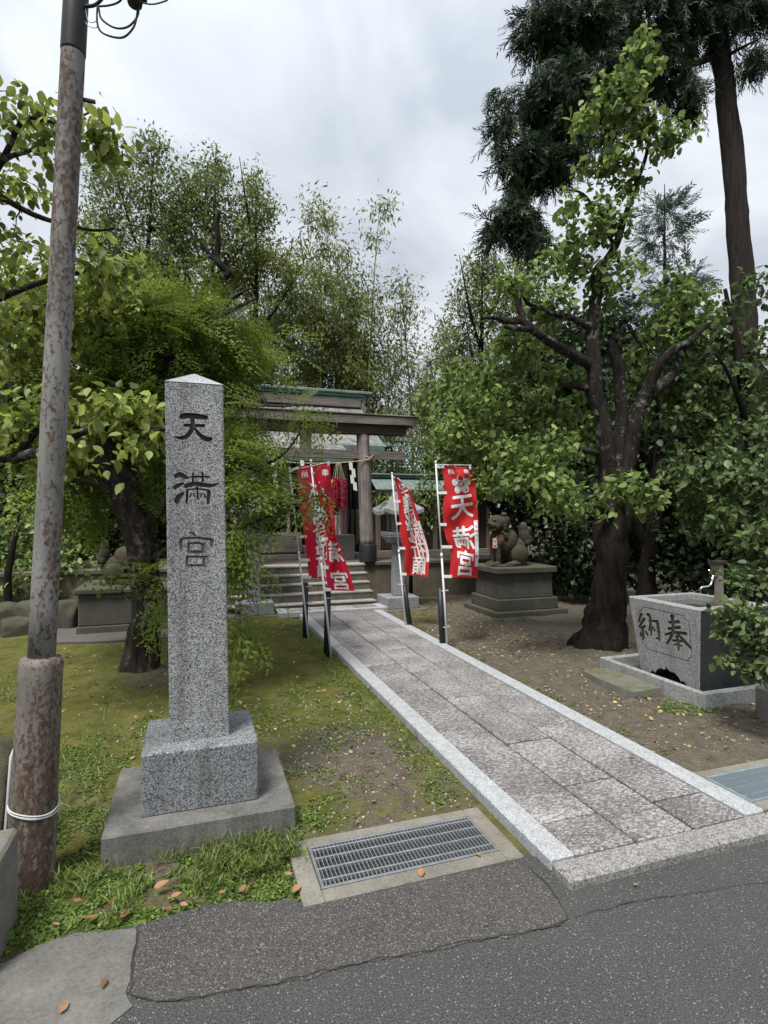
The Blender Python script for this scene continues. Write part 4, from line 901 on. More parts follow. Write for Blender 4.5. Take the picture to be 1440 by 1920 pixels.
def roofdeck(x0, x1, ya, yb, nm, th=.12, back=False):
    n = 14; vs = []; fs = []
    for i in range(n + 1):
        y = ya + (yb - ya) * i / n; z = slope(y) - .004; Y = 2 * RY - y if back else y
        for X in (x0, x1): vs += [(X, Y, z), (X, Y, z - th)]
    for i in range(n): a = i * 4; fs += [(a, a + 4, a + 6, a + 2), (a + 1, a + 3, a + 7, a + 5), (a, a + 1, a + 5, a + 4), (a + 2, a + 6, a + 7, a + 3)]
    fs += [(0, 2, 3, 1), (n * 4, n * 4 + 1, n * 4 + 3, n * 4 + 2)]
    return hl(B().add(vs, fs).build(nm, 'wood_dark'))
roofdeck(XC - hw, XC + hw, EY, RY, 'roof_deck'); roofdeck(XC - kw, XC + kw, KY, EY + .02, 'porch_deck'); roofdeck(XC - hw, XC + hw, EY, RY, 'rear_deck', .12, True)
for s in (-1, 1):                       # green copper verges, folded over the gable ends
    n = 10; vs = []; fs = []
    for i in range(n + 1):
        y = EY - .03 + (RY - EY) * i / n; z = slope(y); x = XC + s * hw
        vs += [(x - s * .14, y, z + .035), (x + s * .06, y, z + .028), (x + s * .08, y, z - .09)]
    for i in range(n): a = i * 3; fs += [(a, a + 1, a + 4, a + 3), (a + 1, a + 2, a + 5, a + 4)]
    hl(B().add(vs, fs).build('copper_verge', 'copper_green'))
for a, b_, nm in ((XC - hw, XC + hw, EY), (XC - kw, XC + kw, KY)): hl(B().box(a, b_, nm - .05, nm + .02, slope(nm) - .10, slope(nm) + .032, .006).build('eave_edge', 'copper_dark'))
zt = PY(600, 732, RY).z
hl(B().box(XC - hw - .02, XC + hw + .02, RY - .20, RY + .2, zr - .05, zr + .16, .01).build('ridge_base', 'wood_grey_x'))
hl(B().box(XC - hw - .05, XC + hw + .05, RY - .16, RY + .16, zr + .162, zt - .16, .01).build('ridge_board', 'wood_grey_x'))
hl(B().box(XC - hw - .06, XC + hw + .06, RY - .2, RY + .2, zr + .15, zr + .19, .006).build('ridge_moulding', 'copper_dark'))
hl(B().box(XC - hw - .28, XC + hw + .32, RY - .26, RY + .26, zt - .075, zt, .015).build('ridge_cap', 'copper_green'))
hl(B().box(XC - hw - .12, XC + hw + .12, RY - .21, RY + .21, zt - .155, zt - .077, .01).build('ridge_under_cap', 'copper_dark'))
for x in (-1.1, 0, .95):
    o = B().lathe([(.085, -.02), (.085, .02), (.06, .03)], (0, 0, 0), 16).build('ridge_crest', 'copper_dark'); o.data.transform(Matrix.Translation((XC + x, RY - .17, (zr + zt) / 2 + .02)) @ Matrix.Rotation(R(90), 4, 'X')); hl(o)
for s in (-1, 1):
    prof = [(.0, zt - .07), (.16, zt - .08), (.17, zt - .25), (.12, zt - .35), (.20, zt - .42), (.2, zr - .05), (.12, zr - .15), (.16, zr - .32), (0, zr - .36)]
    vs = [(XC + s * (hw + x), RY + dy, z) for dy in (-.17, .17) for x, z in prof]; n = len(prof)
    hl(B().add(vs, [tuple(range(n)) if s > 0 else tuple(reversed(range(n))), tuple(range(n, 2 * n))] + [(i, (i + 1) % n, (i + 1) % n + n, i + n) for i in range(n)]).build('ridge_end', 'wood_grey_z'))
FY = 12.95
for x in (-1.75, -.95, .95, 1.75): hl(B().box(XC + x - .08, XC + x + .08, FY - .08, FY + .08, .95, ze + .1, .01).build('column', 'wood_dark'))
for x in (-1.05, 1.05): hl(B().box(XC + x - .07, XC + x + .07, 11.45, 11.59, .70, zk + .25, .012).build('porch_column', 'wood_grey_z'))
hl(B().box(XC - 1.3, XC + 1.3, 11.44, 11.60, zk + .06, zk + .22, .01).build('porch_beam', 'wood_dark'))
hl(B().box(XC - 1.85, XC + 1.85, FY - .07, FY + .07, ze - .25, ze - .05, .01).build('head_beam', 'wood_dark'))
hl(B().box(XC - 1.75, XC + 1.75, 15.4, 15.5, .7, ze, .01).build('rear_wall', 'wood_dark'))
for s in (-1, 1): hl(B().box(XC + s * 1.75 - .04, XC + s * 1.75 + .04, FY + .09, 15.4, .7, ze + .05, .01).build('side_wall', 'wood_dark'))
for x0, x1 in ((-1.66, -1.04), (1.04, 1.66)):
    hl(B().box(XC + x0, XC + x1, FY - .02, FY + .02, 1.0, ze - .3, .004).build('wall_panel', 'wood_dark'))
    for k in range(7): xx = XC + x0 + (x1 - x0) * (k + .5) / 7; hl(B().box(xx - .014, xx + .014, FY - .045, FY - .022, 1.05, ze - .3, .003).build('lattice_slat', 'wood_fence'))
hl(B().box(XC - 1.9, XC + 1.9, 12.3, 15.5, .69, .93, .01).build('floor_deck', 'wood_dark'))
hl(B().box(XC - 1.35, XC + 1.35, 11.25, 12.29, .69, .80, .012).build('stone_platform', 'rough_stone'))
hl(B().box(XC - 1.0, XC + 1.0, 11.7, 12.29, .801, .93, .01).build('entry_step', 'wood_grey_x'))
cu = B(); n = 30
vs = []
for i in range(n + 1):
    t = i / n; x = XC - .94 + 1.88 * t
    for z in (ze - .28, 1.75): vs.append((x, FY - .02 + .03 * math.sin(t * 40), z + (0.04 * math.sin(t * 9) if z < 2 else 0)))
hl(B().add(vs, [(i * 2, i * 2 + 1, i * 2 + 3, i * 2 + 2) for i in range(n)]).build('curtain', 'indigo_cloth'))
for x in (-.55, .1, .6):
    b = B()
    for k in range(5): a = k * 1.2566 + 1.57; b.add([(XC + x + .11 * math.cos(a) + .075 * math.cos(q), FY - .075, 2.25 + .11 * math.sin(a) + .075 * math.sin(q)) for q in np.linspace(6.28, 0, 13)[:-1]], [tuple(range(12))])
    hl(b.build('curtain_crest', 'white_print'))
bell = thing('bell_rope', 'twisted pale bell rope hanging before the dark shrine doorway', 'rope', (PY(541, 950, 11.75).x, 11.75, .9))
for ph in (0, 2.1, 4.2): B().tube([(.018 * math.cos(z * 16 + ph), .018 * math.sin(z * 16 + ph), z) for z in np.linspace(.05, 2.0, 60)], .020, 6).build('strand', 'rope_straw', bell)
ob = thing('offering_box', 'grey wooden slatted offering box in front of the shrine hall', 'offering box', (PY(525, 1000, 11.5).x, 11.5, .80))
B().box(-.42, .42, -.2, .2, .0, .40, .01).build('box_body', 'wood_grey_x', ob)
B().box(-.46, .46, -.24, .24, -.0, .05, .008).build('foot', 'wood_dark', ob)
for k in range(7): B().box(-.42, .42, -.19 + k * .058, -.165 + k * .058, .401, .425, .004).build('slat', 'wood_grey_x', ob)
sb = B().box(PY(600, 1000, 11.0).x, PY(662, 1000, 11.0).x, 10.85, 11.2, .69, PY(640, 1003, 10.85).z, .012).build('stone_block', 'rough_stone'); tag(sb, 'square grey stone block beside the gateway post before the hall', 'stone block')
# strings of folded paper cranes
sen = thing('paper_crane_garland', 'bundle of red paper crane strings hanging beside the gateway', 'garland', (PY(634, 880, 11.2).x, 11.2, PY(634, 868, 11.2).z))
zb = PY(634, 958, 11.2).z - sen.location.z
for k in range(26):
    a = rnd.uniform(0, 6.28); r0 = rnd.uniform(.02, .2); x0 = r0 * math.cos(a) * .3; y0 = r0 * math.sin(a) * .3; x1, y1 = r0 * math.cos(a), r0 * math.sin(a) * .8
    L = zb * rnd.uniform(.88, 1.0); b = B(); pts = []
    for j in range(24):
        t = j / 23; x = x0 + (x1 - x0) * min(1, t * 2); y = y0 + (y1 - y0) * min(1, t * 2); z = L * t; pts.append((x, y, z))
        if t > .38:
            q = rnd.uniform(0, 6.28); u = Vector((math.cos(q), math.sin(q), 0)) * .034; wv = Vector((-u.y, u.x, 0)) * .5; p = Vector((x, y, z))
            b.add([p - u + Vector((0, 0, .012)), p + wv, p + u + Vector((0, 0, .012)), p - wv, p + Vector((0, 0, .03)), p - Vector((0, 0, .012))], [(0, 1, 4), (1, 2, 4), (2, 3, 4), (3, 0, 4), (1, 0, 5), (2, 1, 5), (3, 2, 5), (0, 3, 5)])
    B().tube(pts, .004, 4).build('string', 'rope_straw', sen)
    b.build('crane_strand', 'crane_gold' if k % 9 == 3 else ('crane_purple' if k % 8 == 5 else 'crane_red'), sen)
pc = thing('hanging_cloth', 'pale pink patterned cloth strips hanging under the paper cranes', 'cloth', (PY(633, 985, 11.3).x, 11.3, PY(633, 1003, 11.3).z))
for k in range(5):
    b = B(); x = -.09 + k * .045; zz = [0, .15, .3, .42]; b.add([(x + dx + .01 * math.sin(z * 20 + k), .02 * math.sin(k * 2 + z * 9), z) for z in zz for dx in (-.02, .02)], [(i * 2, i * 2 + 1, i * 2 + 3, i * 2 + 2) for i in range(3)])
    b.build('strip', 'white_strip' if k % 2 else 'pink_cloth', pc)

# ------------------------------------------------------------------ inner fence and roofed side building
fn = thing('picket_fence', 'dark brown wooden picket fence beside the shrine hall', 'fence', (PY(665, 980, 12.4).x, 12.4, .70))
xa, xb = PY(628, 980, 12.4).x - fn.location.x, PY(760, 980, 12.4).x - fn.location.x
k = 0; x = xa
while x < xb: B().box(x, x + .075, -.015, .015, .12, PY(660, 955, 12.4).z - .7, .006).build('picket', 'wood_fence', fn); x += .125
for z in (.2, .78): B().box(xa, xb, .016, .06, z, z + .09, .006).build('rail', 'wood_dark', fn)
sd_ = thing('roofed_side_hall', 'low side building with a green copper roof right of the gateway', 'building', (PY(790, 900, 11.9).x, 11.9, .70))
sx, sy_ = sd_.location.x, 11.9
x0, x1 = PY(700, 920, 11.6).x - sx, PY(930, 920, 11.6).x - sx; z0 = PY(712, 918, 11.4).z - .7; z1 = PY(720, 896, 11.9).z - .7
vs = [(x0, -.5, z0), (x1, -.5, z0), (x1, 0, z1), (x0 + .0, 0, z1), (x0, .5, z0), (x1, .5, z0)]
ncol = 26
for i in range(ncol):
    a, b_ = x0 + (x1 - x0) * i / ncol, x0 + (x1 - x0) * (i + 1) / ncol
    for s in (-1, 1):
        q = [(a, s * .5, z0), (b_ - .006, s * .5, z0), (b_ - .006, 0, z1), (a, 0, z1)]; B().add(q + [(x, y, z + .012) for x, y, z in q], [(0, 1, 2, 3), (7, 6, 5, 4), (0, 4, 5, 1), (1, 5, 6, 2), (2, 6, 7, 3), (3, 7, 4, 0)]).build('roof_sheet', 'copper_green', sd_)
B().box(x0 - .04, x1, -.53, -.47, z0 - .09, z0 + .0, .006).build('fascia', 'wood_dark', sd_)
B().box(x0 - .1, x1, -.10, .10, z1 + .0, z1 + .055, .01).build('ridge', 'copper_dark', sd_); B().box(x0 - .14, x1, -.13, .13, z1 + .056, z1 + .09, .01).build('ridge_cap', 'copper_green', sd_)
B().lathe([(.02, -.07), (.055, -.05), (.065, 0), (.05, .045), (.01, .06)], (x0 - .08, -.12, z1 + .0), 12).build('ridge_ball', 'copper_dark', sd_)
for i in range(7):
    xx = x0 + .15 + (x1 - x0 - .3) * i / 6; B().box(xx - .05, xx + .05, -.22, -.12, .0, z0 + .08, .008).build('post', 'wood_fence', sd_)
    if i < 6:
        xe = x0 + .15 + (x1 - x0 - .3) * (i + 1) / 6
        for j in range(5): a = xx + .055 + (xe - xx - .11) * j / 5; B().box(a, a + (xe - xx - .11) / 5 - .006, -.18, -.15, .12, z0 + .02, .004).build('board', 'wood_dark', sd_)
B().box(x0, x1, .2, .26, .0, z0 + .1, .01).build('rear_wall', 'wood_dark', sd_)
B().box(x0 + .05, x1, -.26, -.08, -.005, .1, .01).build('sill', 'rough_stone', sd_)

# far house glimpsed beyond the gateway
hs = thing('far_house', 'distant house with a pale blue tiled roof beyond the bamboo', 'house', (PY(755, 870, 24).x, 24, 0))
ht = PY(750, 822, 24).z; he = PY(750, 885, 22).z
B().box(-2.2, 2.6, -1.2, 3, 0, he + .1, .02).build('wall', 'cream_wall', hs)
for i in range(12):
    for s in (-1, 1):
        t0, t1 = i / 12, (i + 1) / 12; y0, y1 = s * (2.1 * (1 - t0)), s * (2.1 * (1 - t1) - .03); za1, zb1 = he + (ht - he) * t0 + .03, he + (ht - he) * t1
        B().add([(-2.6, 1 + y0, za1), (3, 1 + y0, za1), (3, 1 + y1, zb1), (-2.6, 1 + y1, zb1), (-2.6, 1 + y0, za1 - .05), (3, 1 + y0, za1 - .05)], [(0, 1, 2, 3), (4, 5, 1, 0)]).build('tile_course', 'blue_tile', hs)
B().box(-2.6, 3, .88, 1.12, ht - .02, ht + .16, .03).build('roof_ridge', 'blue_tile', hs)
wn_ = B().box(-1, .2, -1.24, -1.21, 1.0, 2.1, .01).build('window', 'wood_grey_x', hs); B().box(-.94, .14, -1.26, -1.245, 1.06, 2.04, .004).build('pane', 'glass_dark', wn_)

# ------------------------------------------------------------------ banners
_gl = {}
def glyph(ch, bold=0.0):
    if ch in _gl: return _gl[ch]
    cu = bpy.data.curves.new('t', 'FONT'); cu.body = ch; cu.size = 1; cu.offset = bold; cu.resolution_u = 3
    o = bpy.data.objects.new('t', cu); COL.objects.link(o); me = evalmesh(o); bpy.data.objects.remove(o)
    bm = bmesh.new(); bm.from_mesh(me); bmesh.ops.triangulate(bm, faces=bm.faces)
    for _ in range(3):
        ed = [e for e in bm.edges if e.calc_length() > .14]
        if not ed: break
        bmesh.ops.subdivide_edges(bm, edges=ed, cuts=1); bmesh.ops.triangulate(bm, faces=bm.faces)
    vs = np.array([v.co[:2] for v in bm.verts]); fs = [tuple(v.index for v in f.verts) for f in bm.faces]; bm.free()
    if len(vs):
        lo, hi = vs.min(0), vs.max(0); vs = (vs - (lo + hi) / 2) / max(hi - lo)
    _gl[ch] = (vs, fs); return _gl[ch]
def crest():
    vs = []; fs = []
    def disc(cx, cy, r, n=14):
        o = len(vs); vs.extend([(cx + r * math.cos(a), cy + r * math.sin(a)) for a in np.linspace(0, 2 * math.pi, n + 1)[:-1]]); fs.append(tuple(range(o, o + n)))
    for k in range(5): a = math.pi / 2 + k * 1.2566; disc(.31 * math.cos(a), .31 * math.sin(a), .185)
    for k in range(5):
        a = math.pi / 2 + .628 + k * 1.2566; c, s = math.cos(a), math.sin(a); o = len(vs); vs.extend([(-s * .02, c * .02), (c * .26 - s * .02, s * .26 + c * .02), (c * .26 + s * .02, s * .26 - c * .02), (s * .02, -c * .02)]); fs.append((o, o + 3, o + 2, o + 1))
    disc(0, 0, .075); return np.array(vs), fs
def catr(pts, t):
    n = len(pts) - 1; f = min(max(t, 0), 1) * n; i = min(int(f), n - 1); u = f - i
    p = [np.array(pts[min(max(j, 0), n)], float) for j in (i - 1, i, i + 1, i + 2)]
    return .5 * (2 * p[1] + (p[2] - p[0]) * u + (2 * p[0] - 5 * p[1] + 4 * p[2] - p[3]) * u * u + (3 * p[1] - p[0] - 3 * p[2] + p[3]) * u ** 3)
def banner(label, bot, top, left, right, cloth, chars, waves, strip=None, pipe=(0, 0), ties=(), crestat=None, small=True, barx=None, ridge=None):
    d0 = (CAM_H) * FPX / (bot[1] - 960); t = thing('shrine_banner', label, 'banner', tuple(P(*bot, d0))[:2] + (0,)); L = t.location
    def at(px, py, dd=0.0): return P(px, py, d0 + dd) - L
    def surf(u, v):
        a, b_ = catr(left, v), catr(right, v); p = a + (b_ - a) * u
        dd = sum(A * math.sin(fu * u + fv * v + ph) * (.25 + .75 * min(1, u * 2)) for A, fu, fv, ph in waves)
        if ridge: dd += ridge(u, v)
        return at(p[0], p[1], dd)
    pb_, pt_ = at(*bot), at(*top); n = 3
    B().tube([pb_, pb_.lerp(pt_, .5)], .0125, 10).build('lower_pole', 'pole_white', t); B().tube([pb_.lerp(pt_, .495), pt_], .0105, 10).build('upper_pole', 'pole_white', t)
    j = pb_.lerp(pt_, .5); B().tube([j - (pt_ - pb_) * .012, j + (pt_ - pb_) * .012], .0155, 10).build('pole_joint', 'pole_white', t)
    B().lathe([(.006, -.01), (.014, 0), (.014, .02), (.004, .028)], pt_, 10).build('pole_tip', 'pole_white', t)
    # black steel pipe driven in beside the path
    (ppx, ppy), (qpx, qpy) = pipe; p0, p1 = at(ppx, ppy, .05), at(qpx, qpy, .05); p0.z = -.05
    B().tube([p0, p1], .036, 16).build('support_pipe', 'black_pipe', t)
    for px, py in ties:
        c = at(px, py, .0); B().tube([c + Vector((.045 * math.cos(a) + .02, .045 * math.sin(a) + .035, .004 * math.sin(3 * a))) for a in np.linspace(0, 6.5, 20)], .005, 6).build('cable_tie', 'wire_grey', t)
    NU, NV = 22, 60; vs = [surf(i / NU, k / NV) for k in range(NV + 1) for i in range(NU + 1)]
    fs = [(k * (NU + 1) + i, k * (NU + 1) + i + 1, (k + 1) * (NU + 1) + i + 1, (k + 1) * (NU + 1) + i) for k in range(NV) for i in range(NU)]
    o = B(); o.add(vs, fs, True); cl = o.build('cloth', cloth, t)
    # top rod
    a, b_ = at(*top), Vector(vs[NU]) + Vector((0, 0, .03)); a = a + (b_ - a) * 0 + Vector((0, 0, -.02))
    if barx: B().tube([a, b_], .005, 6).build('top_rod', 'pole_white', t)
    # loops of white tape holding the cloth to the pole
    for v in (.02, .26, .50, .74, .985):
        e = Vector(surf(0.03, v)); ph = (e.z - pb_.z) / (pt_.z - pb_.z); c = pb_.lerp(pt_, min(.99, ph)); w_ = .017
        if (e - c).length > .35: continue
        y = Vector((0, -.016, 0)); e2 = e + (e - c).normalized() * .02
        B().add([c + y + Vector((0, 0, w_)), e2 + y * .6 + Vector((0, 0, w_)), e2 + y * .6 - Vector((0, 0, w_)), c + y - Vector((0, 0, w_)), c - y + Vector((0, 0, w_)), e2 - y * .3 + Vector((0, 0, w_)), e2 - y * .3 - Vector((0, 0, w_)), c - y - Vector((0, 0, w_))], [(0, 1, 2, 3), (7, 6, 5, 4), (0, 4, 5, 1), (3, 2, 6, 7), (0, 3, 7, 4)]).build('loop', 'white_strip', t)
    if barx:
        for u in (.08, .5, .95):
            e = Vector(surf(u, 0.0)); r_ = a.lerp(b_, u); B().add([e + Vector((-.014, -.006, -.02)), e + Vector((.014, -.006, -.02)), r_ + Vector((.014, -.008, .008)), r_ + Vector((-.014, -.008, .008))], [(0, 1, 2, 3)]).build('loop', 'white_strip', t)
    cw = 1.0
    def place(g2, u0, v0, su, sv, nm='character', mat='white_print', bold=False):
        gv, gf = g2; b = B(); eps = 2e-3
        for side in (1, -1):
            for ci, (ox, oy) in enumerate(((0, 0), (.022, 0), (-.022, 0), (0, .02), (0, -.02)) if bold else ((0, 0),)):
              pts = []
              for x, y in gv:
                u, v = u0 - (x + ox) * su, v0 - (y + oy) * sv                    # seen from behind: the writing is mirrored
                p = surf(u, v); du = surf(u + eps, v) - surf(u - eps, v); dv = surf(u, v + eps) - surf(u, v - eps); n_ = du.cross(dv); n_ = n_.normalized() if n_.length > 0 else Vector((0, -1, 0))
                pts.append(p + n_ * (.0035 + .0005 * ci) * side)
              b.add(pts, gf)
        b.build(nm, mat, cl)
    for ch, u0, v0, su, sv in chars: place(glyph(ch), u0, v0, su, sv, bold=True)
    if crestat: place(crest(), *crestat, 'plum_crest')
    if strip:
        ua, ub, va, vb = strip; n = 12; vs2 = []; 
        gv = [(x, y) for y in np.linspace(-.5, .5, n) for x in (-.5, .5)]; gf = [(i * 2, i * 2 + 1, i * 2 + 3, i * 2 + 2) for i in range(n - 1)]
        place((gv, gf), (ua + ub) / 2, (va + vb) / 2, ub - ua, vb - va, 'name_strip', 'white_strip')
    return t
AR = 0.30
def col(text, u, v0, v1, s):
    n = len(text); return [(c, u, v0 + (v1 - v0) * i / max(1, n - 1), s, s * AR) for i, c in enumerate(text)]
banner('red banner right of the path with plum crest and three large white characters', (839, 1215), (817, 868),
       [(827, 873), (833, 910), (830, 960), (835, 1005), (845, 1035), (842, 1083)], [(884, 877), (890, 905), (895, 950), (897, 1000), (897, 1045), (895, 1083)], 'red_cloth_right',
       [('奉', .80, .075, .2, .06), ('納', .30, .075, .2, .06), ('天', .56, .385, .64, .19), ('満', .56, .635, .66, .20), ('宮', .54, .865, .62, .21)],
       [(.05, 5, 9, .5), (.03, 9, -14, 1.2), (.02, 3, 26, 0)], (.88, .995, .50, .88), ((830, 1212), (825, 1102)), ((833, 1108), (836, 1176)), (.56, .20, .62, .185), barx=True)
banner('red banner right of the path, its top folded, lettering running down its middle', (761, 1179), (735, 889),
       [(738, 893), (746, 930), (748, 965), (750, 1000), (758, 1040), (758, 1078)], [(744, 896), (768, 920), (779, 950), (793, 995), (805, 1040), (802, 1081)], 'red_cloth_right',
       col('学業成就祈願', .60, .16, .90, .55), [(.06, 6, 5, .2), (.035, 10, 12, .8)], (.88, .99, .52, .86), ((770, 1176), (757, 1092)), ((752, 1096),))
banner('crimson banner left of the path, hanging behind the twisted banner', (578, 1196), (543, 880),
       [(556, 874), (561, 920), (567, 985), (573, 1025), (577, 1060), (579, 1083)], [(619, 870), (622, 915), (626, 965), (630, 1005), (632, 1045), (630, 1086)], 'red_cloth_left',
       [('奉', .84, .085, .2, .055), ('納', .22, .085, .2, .055)] + col('必勝合格祈願', .55, .22, .91, .5), [(.04, 5, 7, 0), (.02, 9, 16, 1)], None, ((572, 1193), (573, 1093)), ((577, 1100), (576, 1130)), barx=True)
banner('crimson banner left of the path twisted into a narrow fold at its top', (621, 1232), (583, 866),
       [(588, 884), (599, 940), (608, 985), (613, 1035), (611, 1075), (616, 1107)], [(592, 884), (607, 935), (625, 990), (641, 1035), (656, 1075), (665, 1108)], 'red_cloth_left',
       [('天', .5, .33, .9, .12), ('満', .55, .60, .8, .17), ('宮', .52, .875, .72, .20)], [(.05, 7, 6, .4), (.03, 12, 9, 2)], None, ((612, 1228), (615, 1104)), ((612, 1122),))
# ------------------------------------------------------------------ trees
CR, CF = np.array([CYW, -SY, 0]), np.array([SY, CYW, 0])
def crv(pts, n):
    return [catr(pts, i / n) for i in range(n + 1)]
class Tree:
    def __init__(s, name, label, cat, base, bark, group=None, seed=1):
        s.t = thing(name, label, cat, (base[0], base[1], 0), 0, group); s.L = np.array([base[0], base[1], 0.0]); s.bark = bark
        s.N = []; s.rad = []; s.g = np.random.default_rng(seed); s.tips = []; s.limbB = B(); s.first = True; s.tbark = None; s.wob = .35; s.ridge = .10; s.fl = .55; s.sep = True
    def limb(s, pts, knob=.10, n=14, flare=0.0, name=None):
        """pts: (px, py, depth, radius) -> tapered, uneven limb"""
        q = [tuple(P(a, b, d)) + (r,) for a, b, d, r in pts]; return s.limbw(q, knob, n, flare, name)
    def limbw(s, q, knob=.10, n=14, flare=0.0, name=None):
        L = sum(math.dist(q[i][:3], q[i + 1][:3]) for i in range(len(q) - 1)); m = max(6, int(L / .07)); m = min(m, 90)
        c = crv(q, m); wob = s.g.uniform(-1, 1, 3)
        pp = [Vector(x[:3]) + Vector([mnoise.noise((i * .22 + wob[0] * 9, k * 7.1, wob[1] * 5)) * x[3] * s.wob for k in range(3)]) for i, x in enumerate(c)]
        sd_ = float(wob[2] * 50)
        def tw(i, k):
            a = 2 * math.pi * k / n; h = i / m * L
            v = 1 + knob * mnoise.noise((math.cos(a) * 1.6 + sd_, math.sin(a) * 1.6, h * 2.2)) + knob * .8 * mnoise.noise((math.cos(a) * 4.5, math.sin(a) * 4.5 + sd_, h * 5))
            v += s.ridge * (abs(mnoise.noise((math.cos(a) * 5.5 + sd_, math.sin(a) * 5.5, h * 1.1))) * 2 - .5)
            if flare: v += flare * max(0, 1 - h / s.fl) ** 2 * (.7 + .6 * abs(mnoise.noise((math.cos(a) * 2.2, math.sin(a) * 2.2, sd_))) + .35 * math.sin(5 * a + sd_))
            return v
        r = [max(.004, x[3]) for x in c]; Lc = Vector(s.L); b = B() if s.first or s.sep else s.limbB
        b.tube([p - Lc for p in pp], r, n if r[0] > .05 else 7, True, True, tw if r[0] > .02 else None)
        if s.first: b.build('trunk', s.tbark or s.bark, s.t); s.first = False
        elif b is not s.limbB: b.build('limb', s.bark, s.t)
        s.N += [np.array(p) for p in pp[len(pp) // 6:]]; s.rad += r[len(pp) // 6:]
    def add_tips(s, blobs, dens):
        """blobs: (px, py, depth, rx px, ry px, rz m[, weight])"""
        for bl in blobs:
            px, py, d, rx, ry, rz = bl[:6]; wgt = bl[6] if len(bl) > 6 else 1; c = np.array(P(px, py, d)); a, b_ = rx * d / FPX, ry * d / FPX
            n = max(3, int(dens * wgt * (a * b_ * rz) ** .66 * 12)); v = s.g.normal(size=(n, 3)); v = unit(v) * (s.g.uniform(.15, 1, (n, 1)) ** .5)
            s.tips += list(c + v[:, 0:1] * CR * a + v[:, 1:2] * np.array([0, 0, 1]) * b_ + v[:, 2:3] * CF * rz)
    def twigs(s, r0=.006, maxreach=9.0, nseg=6, sides=4, sag=.05):
        N = np.array(s.N); T = np.array(s.tips); cnt = len(N); cap_ = cnt + len(T) * (nseg + 1); A = np.empty((cap_, 3)); A[:cnt] = N; Rr = np.empty(cap_); Rr[:cnt] = s.rad
        d0 = np.array([np.min(np.linalg.norm(N - t, axis=1)) for t in T]); order = np.argsort(d0); s.chains = []; Lc = s.L
        for k in order:
            t = T[k]; dd = np.linalg.norm(A[:cnt] - t, axis=1) + .25 * np.maximum(0, A[:cnt, 2] - t[2] - .2); j = int(np.argmin(dd)); p0 = A[j]; L = np.linalg.norm(t - p0)
            if L > maxreach or L < .03: s.chains.append(np.array([p0 * .3 + t * .7, t])); continue
            u = np.linspace(0, 1, nseg + 1)[:, None]; bow = s.g.normal(0, .10 * L, 3); bow[2] += .10 * L
            c = p0 + (t - p0) * u + bow * (u * (1 - u) * 2) + s.g.normal(0, .015 * L, (nseg + 1, 3)) * (u > 0); c[0] = p0
            c[:, 2] -= sag * L * (u[:, 0] ** 2)
            ra = min(Rr[j] * .75, r0 + .012 * L); rr = np.linspace(ra, .0025, nseg + 1)
            s.limbB.tube([tuple(x - Lc) for x in c], list(rr), sides, False, True)
            A[cnt:cnt + nseg] = c[1:]; Rr[cnt:cnt + nseg] = rr[1:]; cnt += nseg; s.chains.append(c)
    def branches(s):
        if s.limbB.v: s.limbB.build('twigs', s.bark, s.t)['kind'] = 'stuff'
    def crown(s, V, F, T, mat, name='crown'):
        o = link(name, npmesh(name, V - s.L, F, T), s.t, mat); return o
    def leaves(s, per, size, mat, tmpl=LEAF_BROAD, spread=.10, droop=.4, from_u=.35, width=1.0, name='crown', lightdir=True):
        pos = []; dr = []
        for c in s.chains:
            n = per; u = s.g.uniform(from_u, 1, n) * (len(c) - 1); i = np.minimum(u.astype(int), len(c) - 2); f = (u - i)[:, None]
            p = c[i] * (1 - f) + c[i + 1] * f + s.g.normal(0, spread, (n, 3)); ax = unit(c[-1] - c[0])[None].repeat(n, 0)
            pos.append(p); dr.append(ax * .5 + s.g.normal(0, .75, (n, 3)) - np.array([0, 0, droop]))
        pos = np.concatenate(pos); dr = np.concatenate(dr); n = len(pos); up = unit(np.array([0, 0, 1.0]) + s.g.normal(0, .45, (n, 3)))
        sz = s.g.uniform(.5, 1.3, n) * size; tint = np.clip(s.g.normal(.45, .30, n), 0, 1)
        V, F, T = scatter(tmpl, pos, dr, up, sz, sz * width, tint); s.crown(V, F, T, mat, name); return n
    def sprays(s, per, size, mat, tmpls, spread=.05, droop=.35, outward=1.0, name='crown', tilt=.5):
        parts = []
        for k, tm in enumerate(tmpls):
            pos = []; dr = []
            for c in s.chains:
                n = per; u = s.g.uniform(.3, 1, n) * (len(c) - 1); i = np.minimum(u.astype(int), len(c) - 2); f = (u - i)[:, None]
                p = c[i] * (1 - f) + c[i + 1] * f + s.g.normal(0, spread, (n, 3)); h = c[-1] - c[0]; h = h / max(np.linalg.norm(h), 1e-6)
                pos.append(p); dr.append(h[None] * outward + s.g.normal(0, .45, (n, 3)) - np.array([0, 0, droop]))
            pos = np.concatenate(pos); dr = np.concatenate(dr); n = len(pos)
            up = unit(np.array([0, 0, 1.0]) + s.g.normal(0, tilt, (n, 3))); sz = s.g.uniform(.65, 1.2, n) * size
            parts.append(scatter(tm, pos, dr, up, sz, sz, np.clip(s.g.normal(.45, .3, n), 0, 1)))
        V, F, T = merge(parts); s.crown(V, F, T, mat, name)

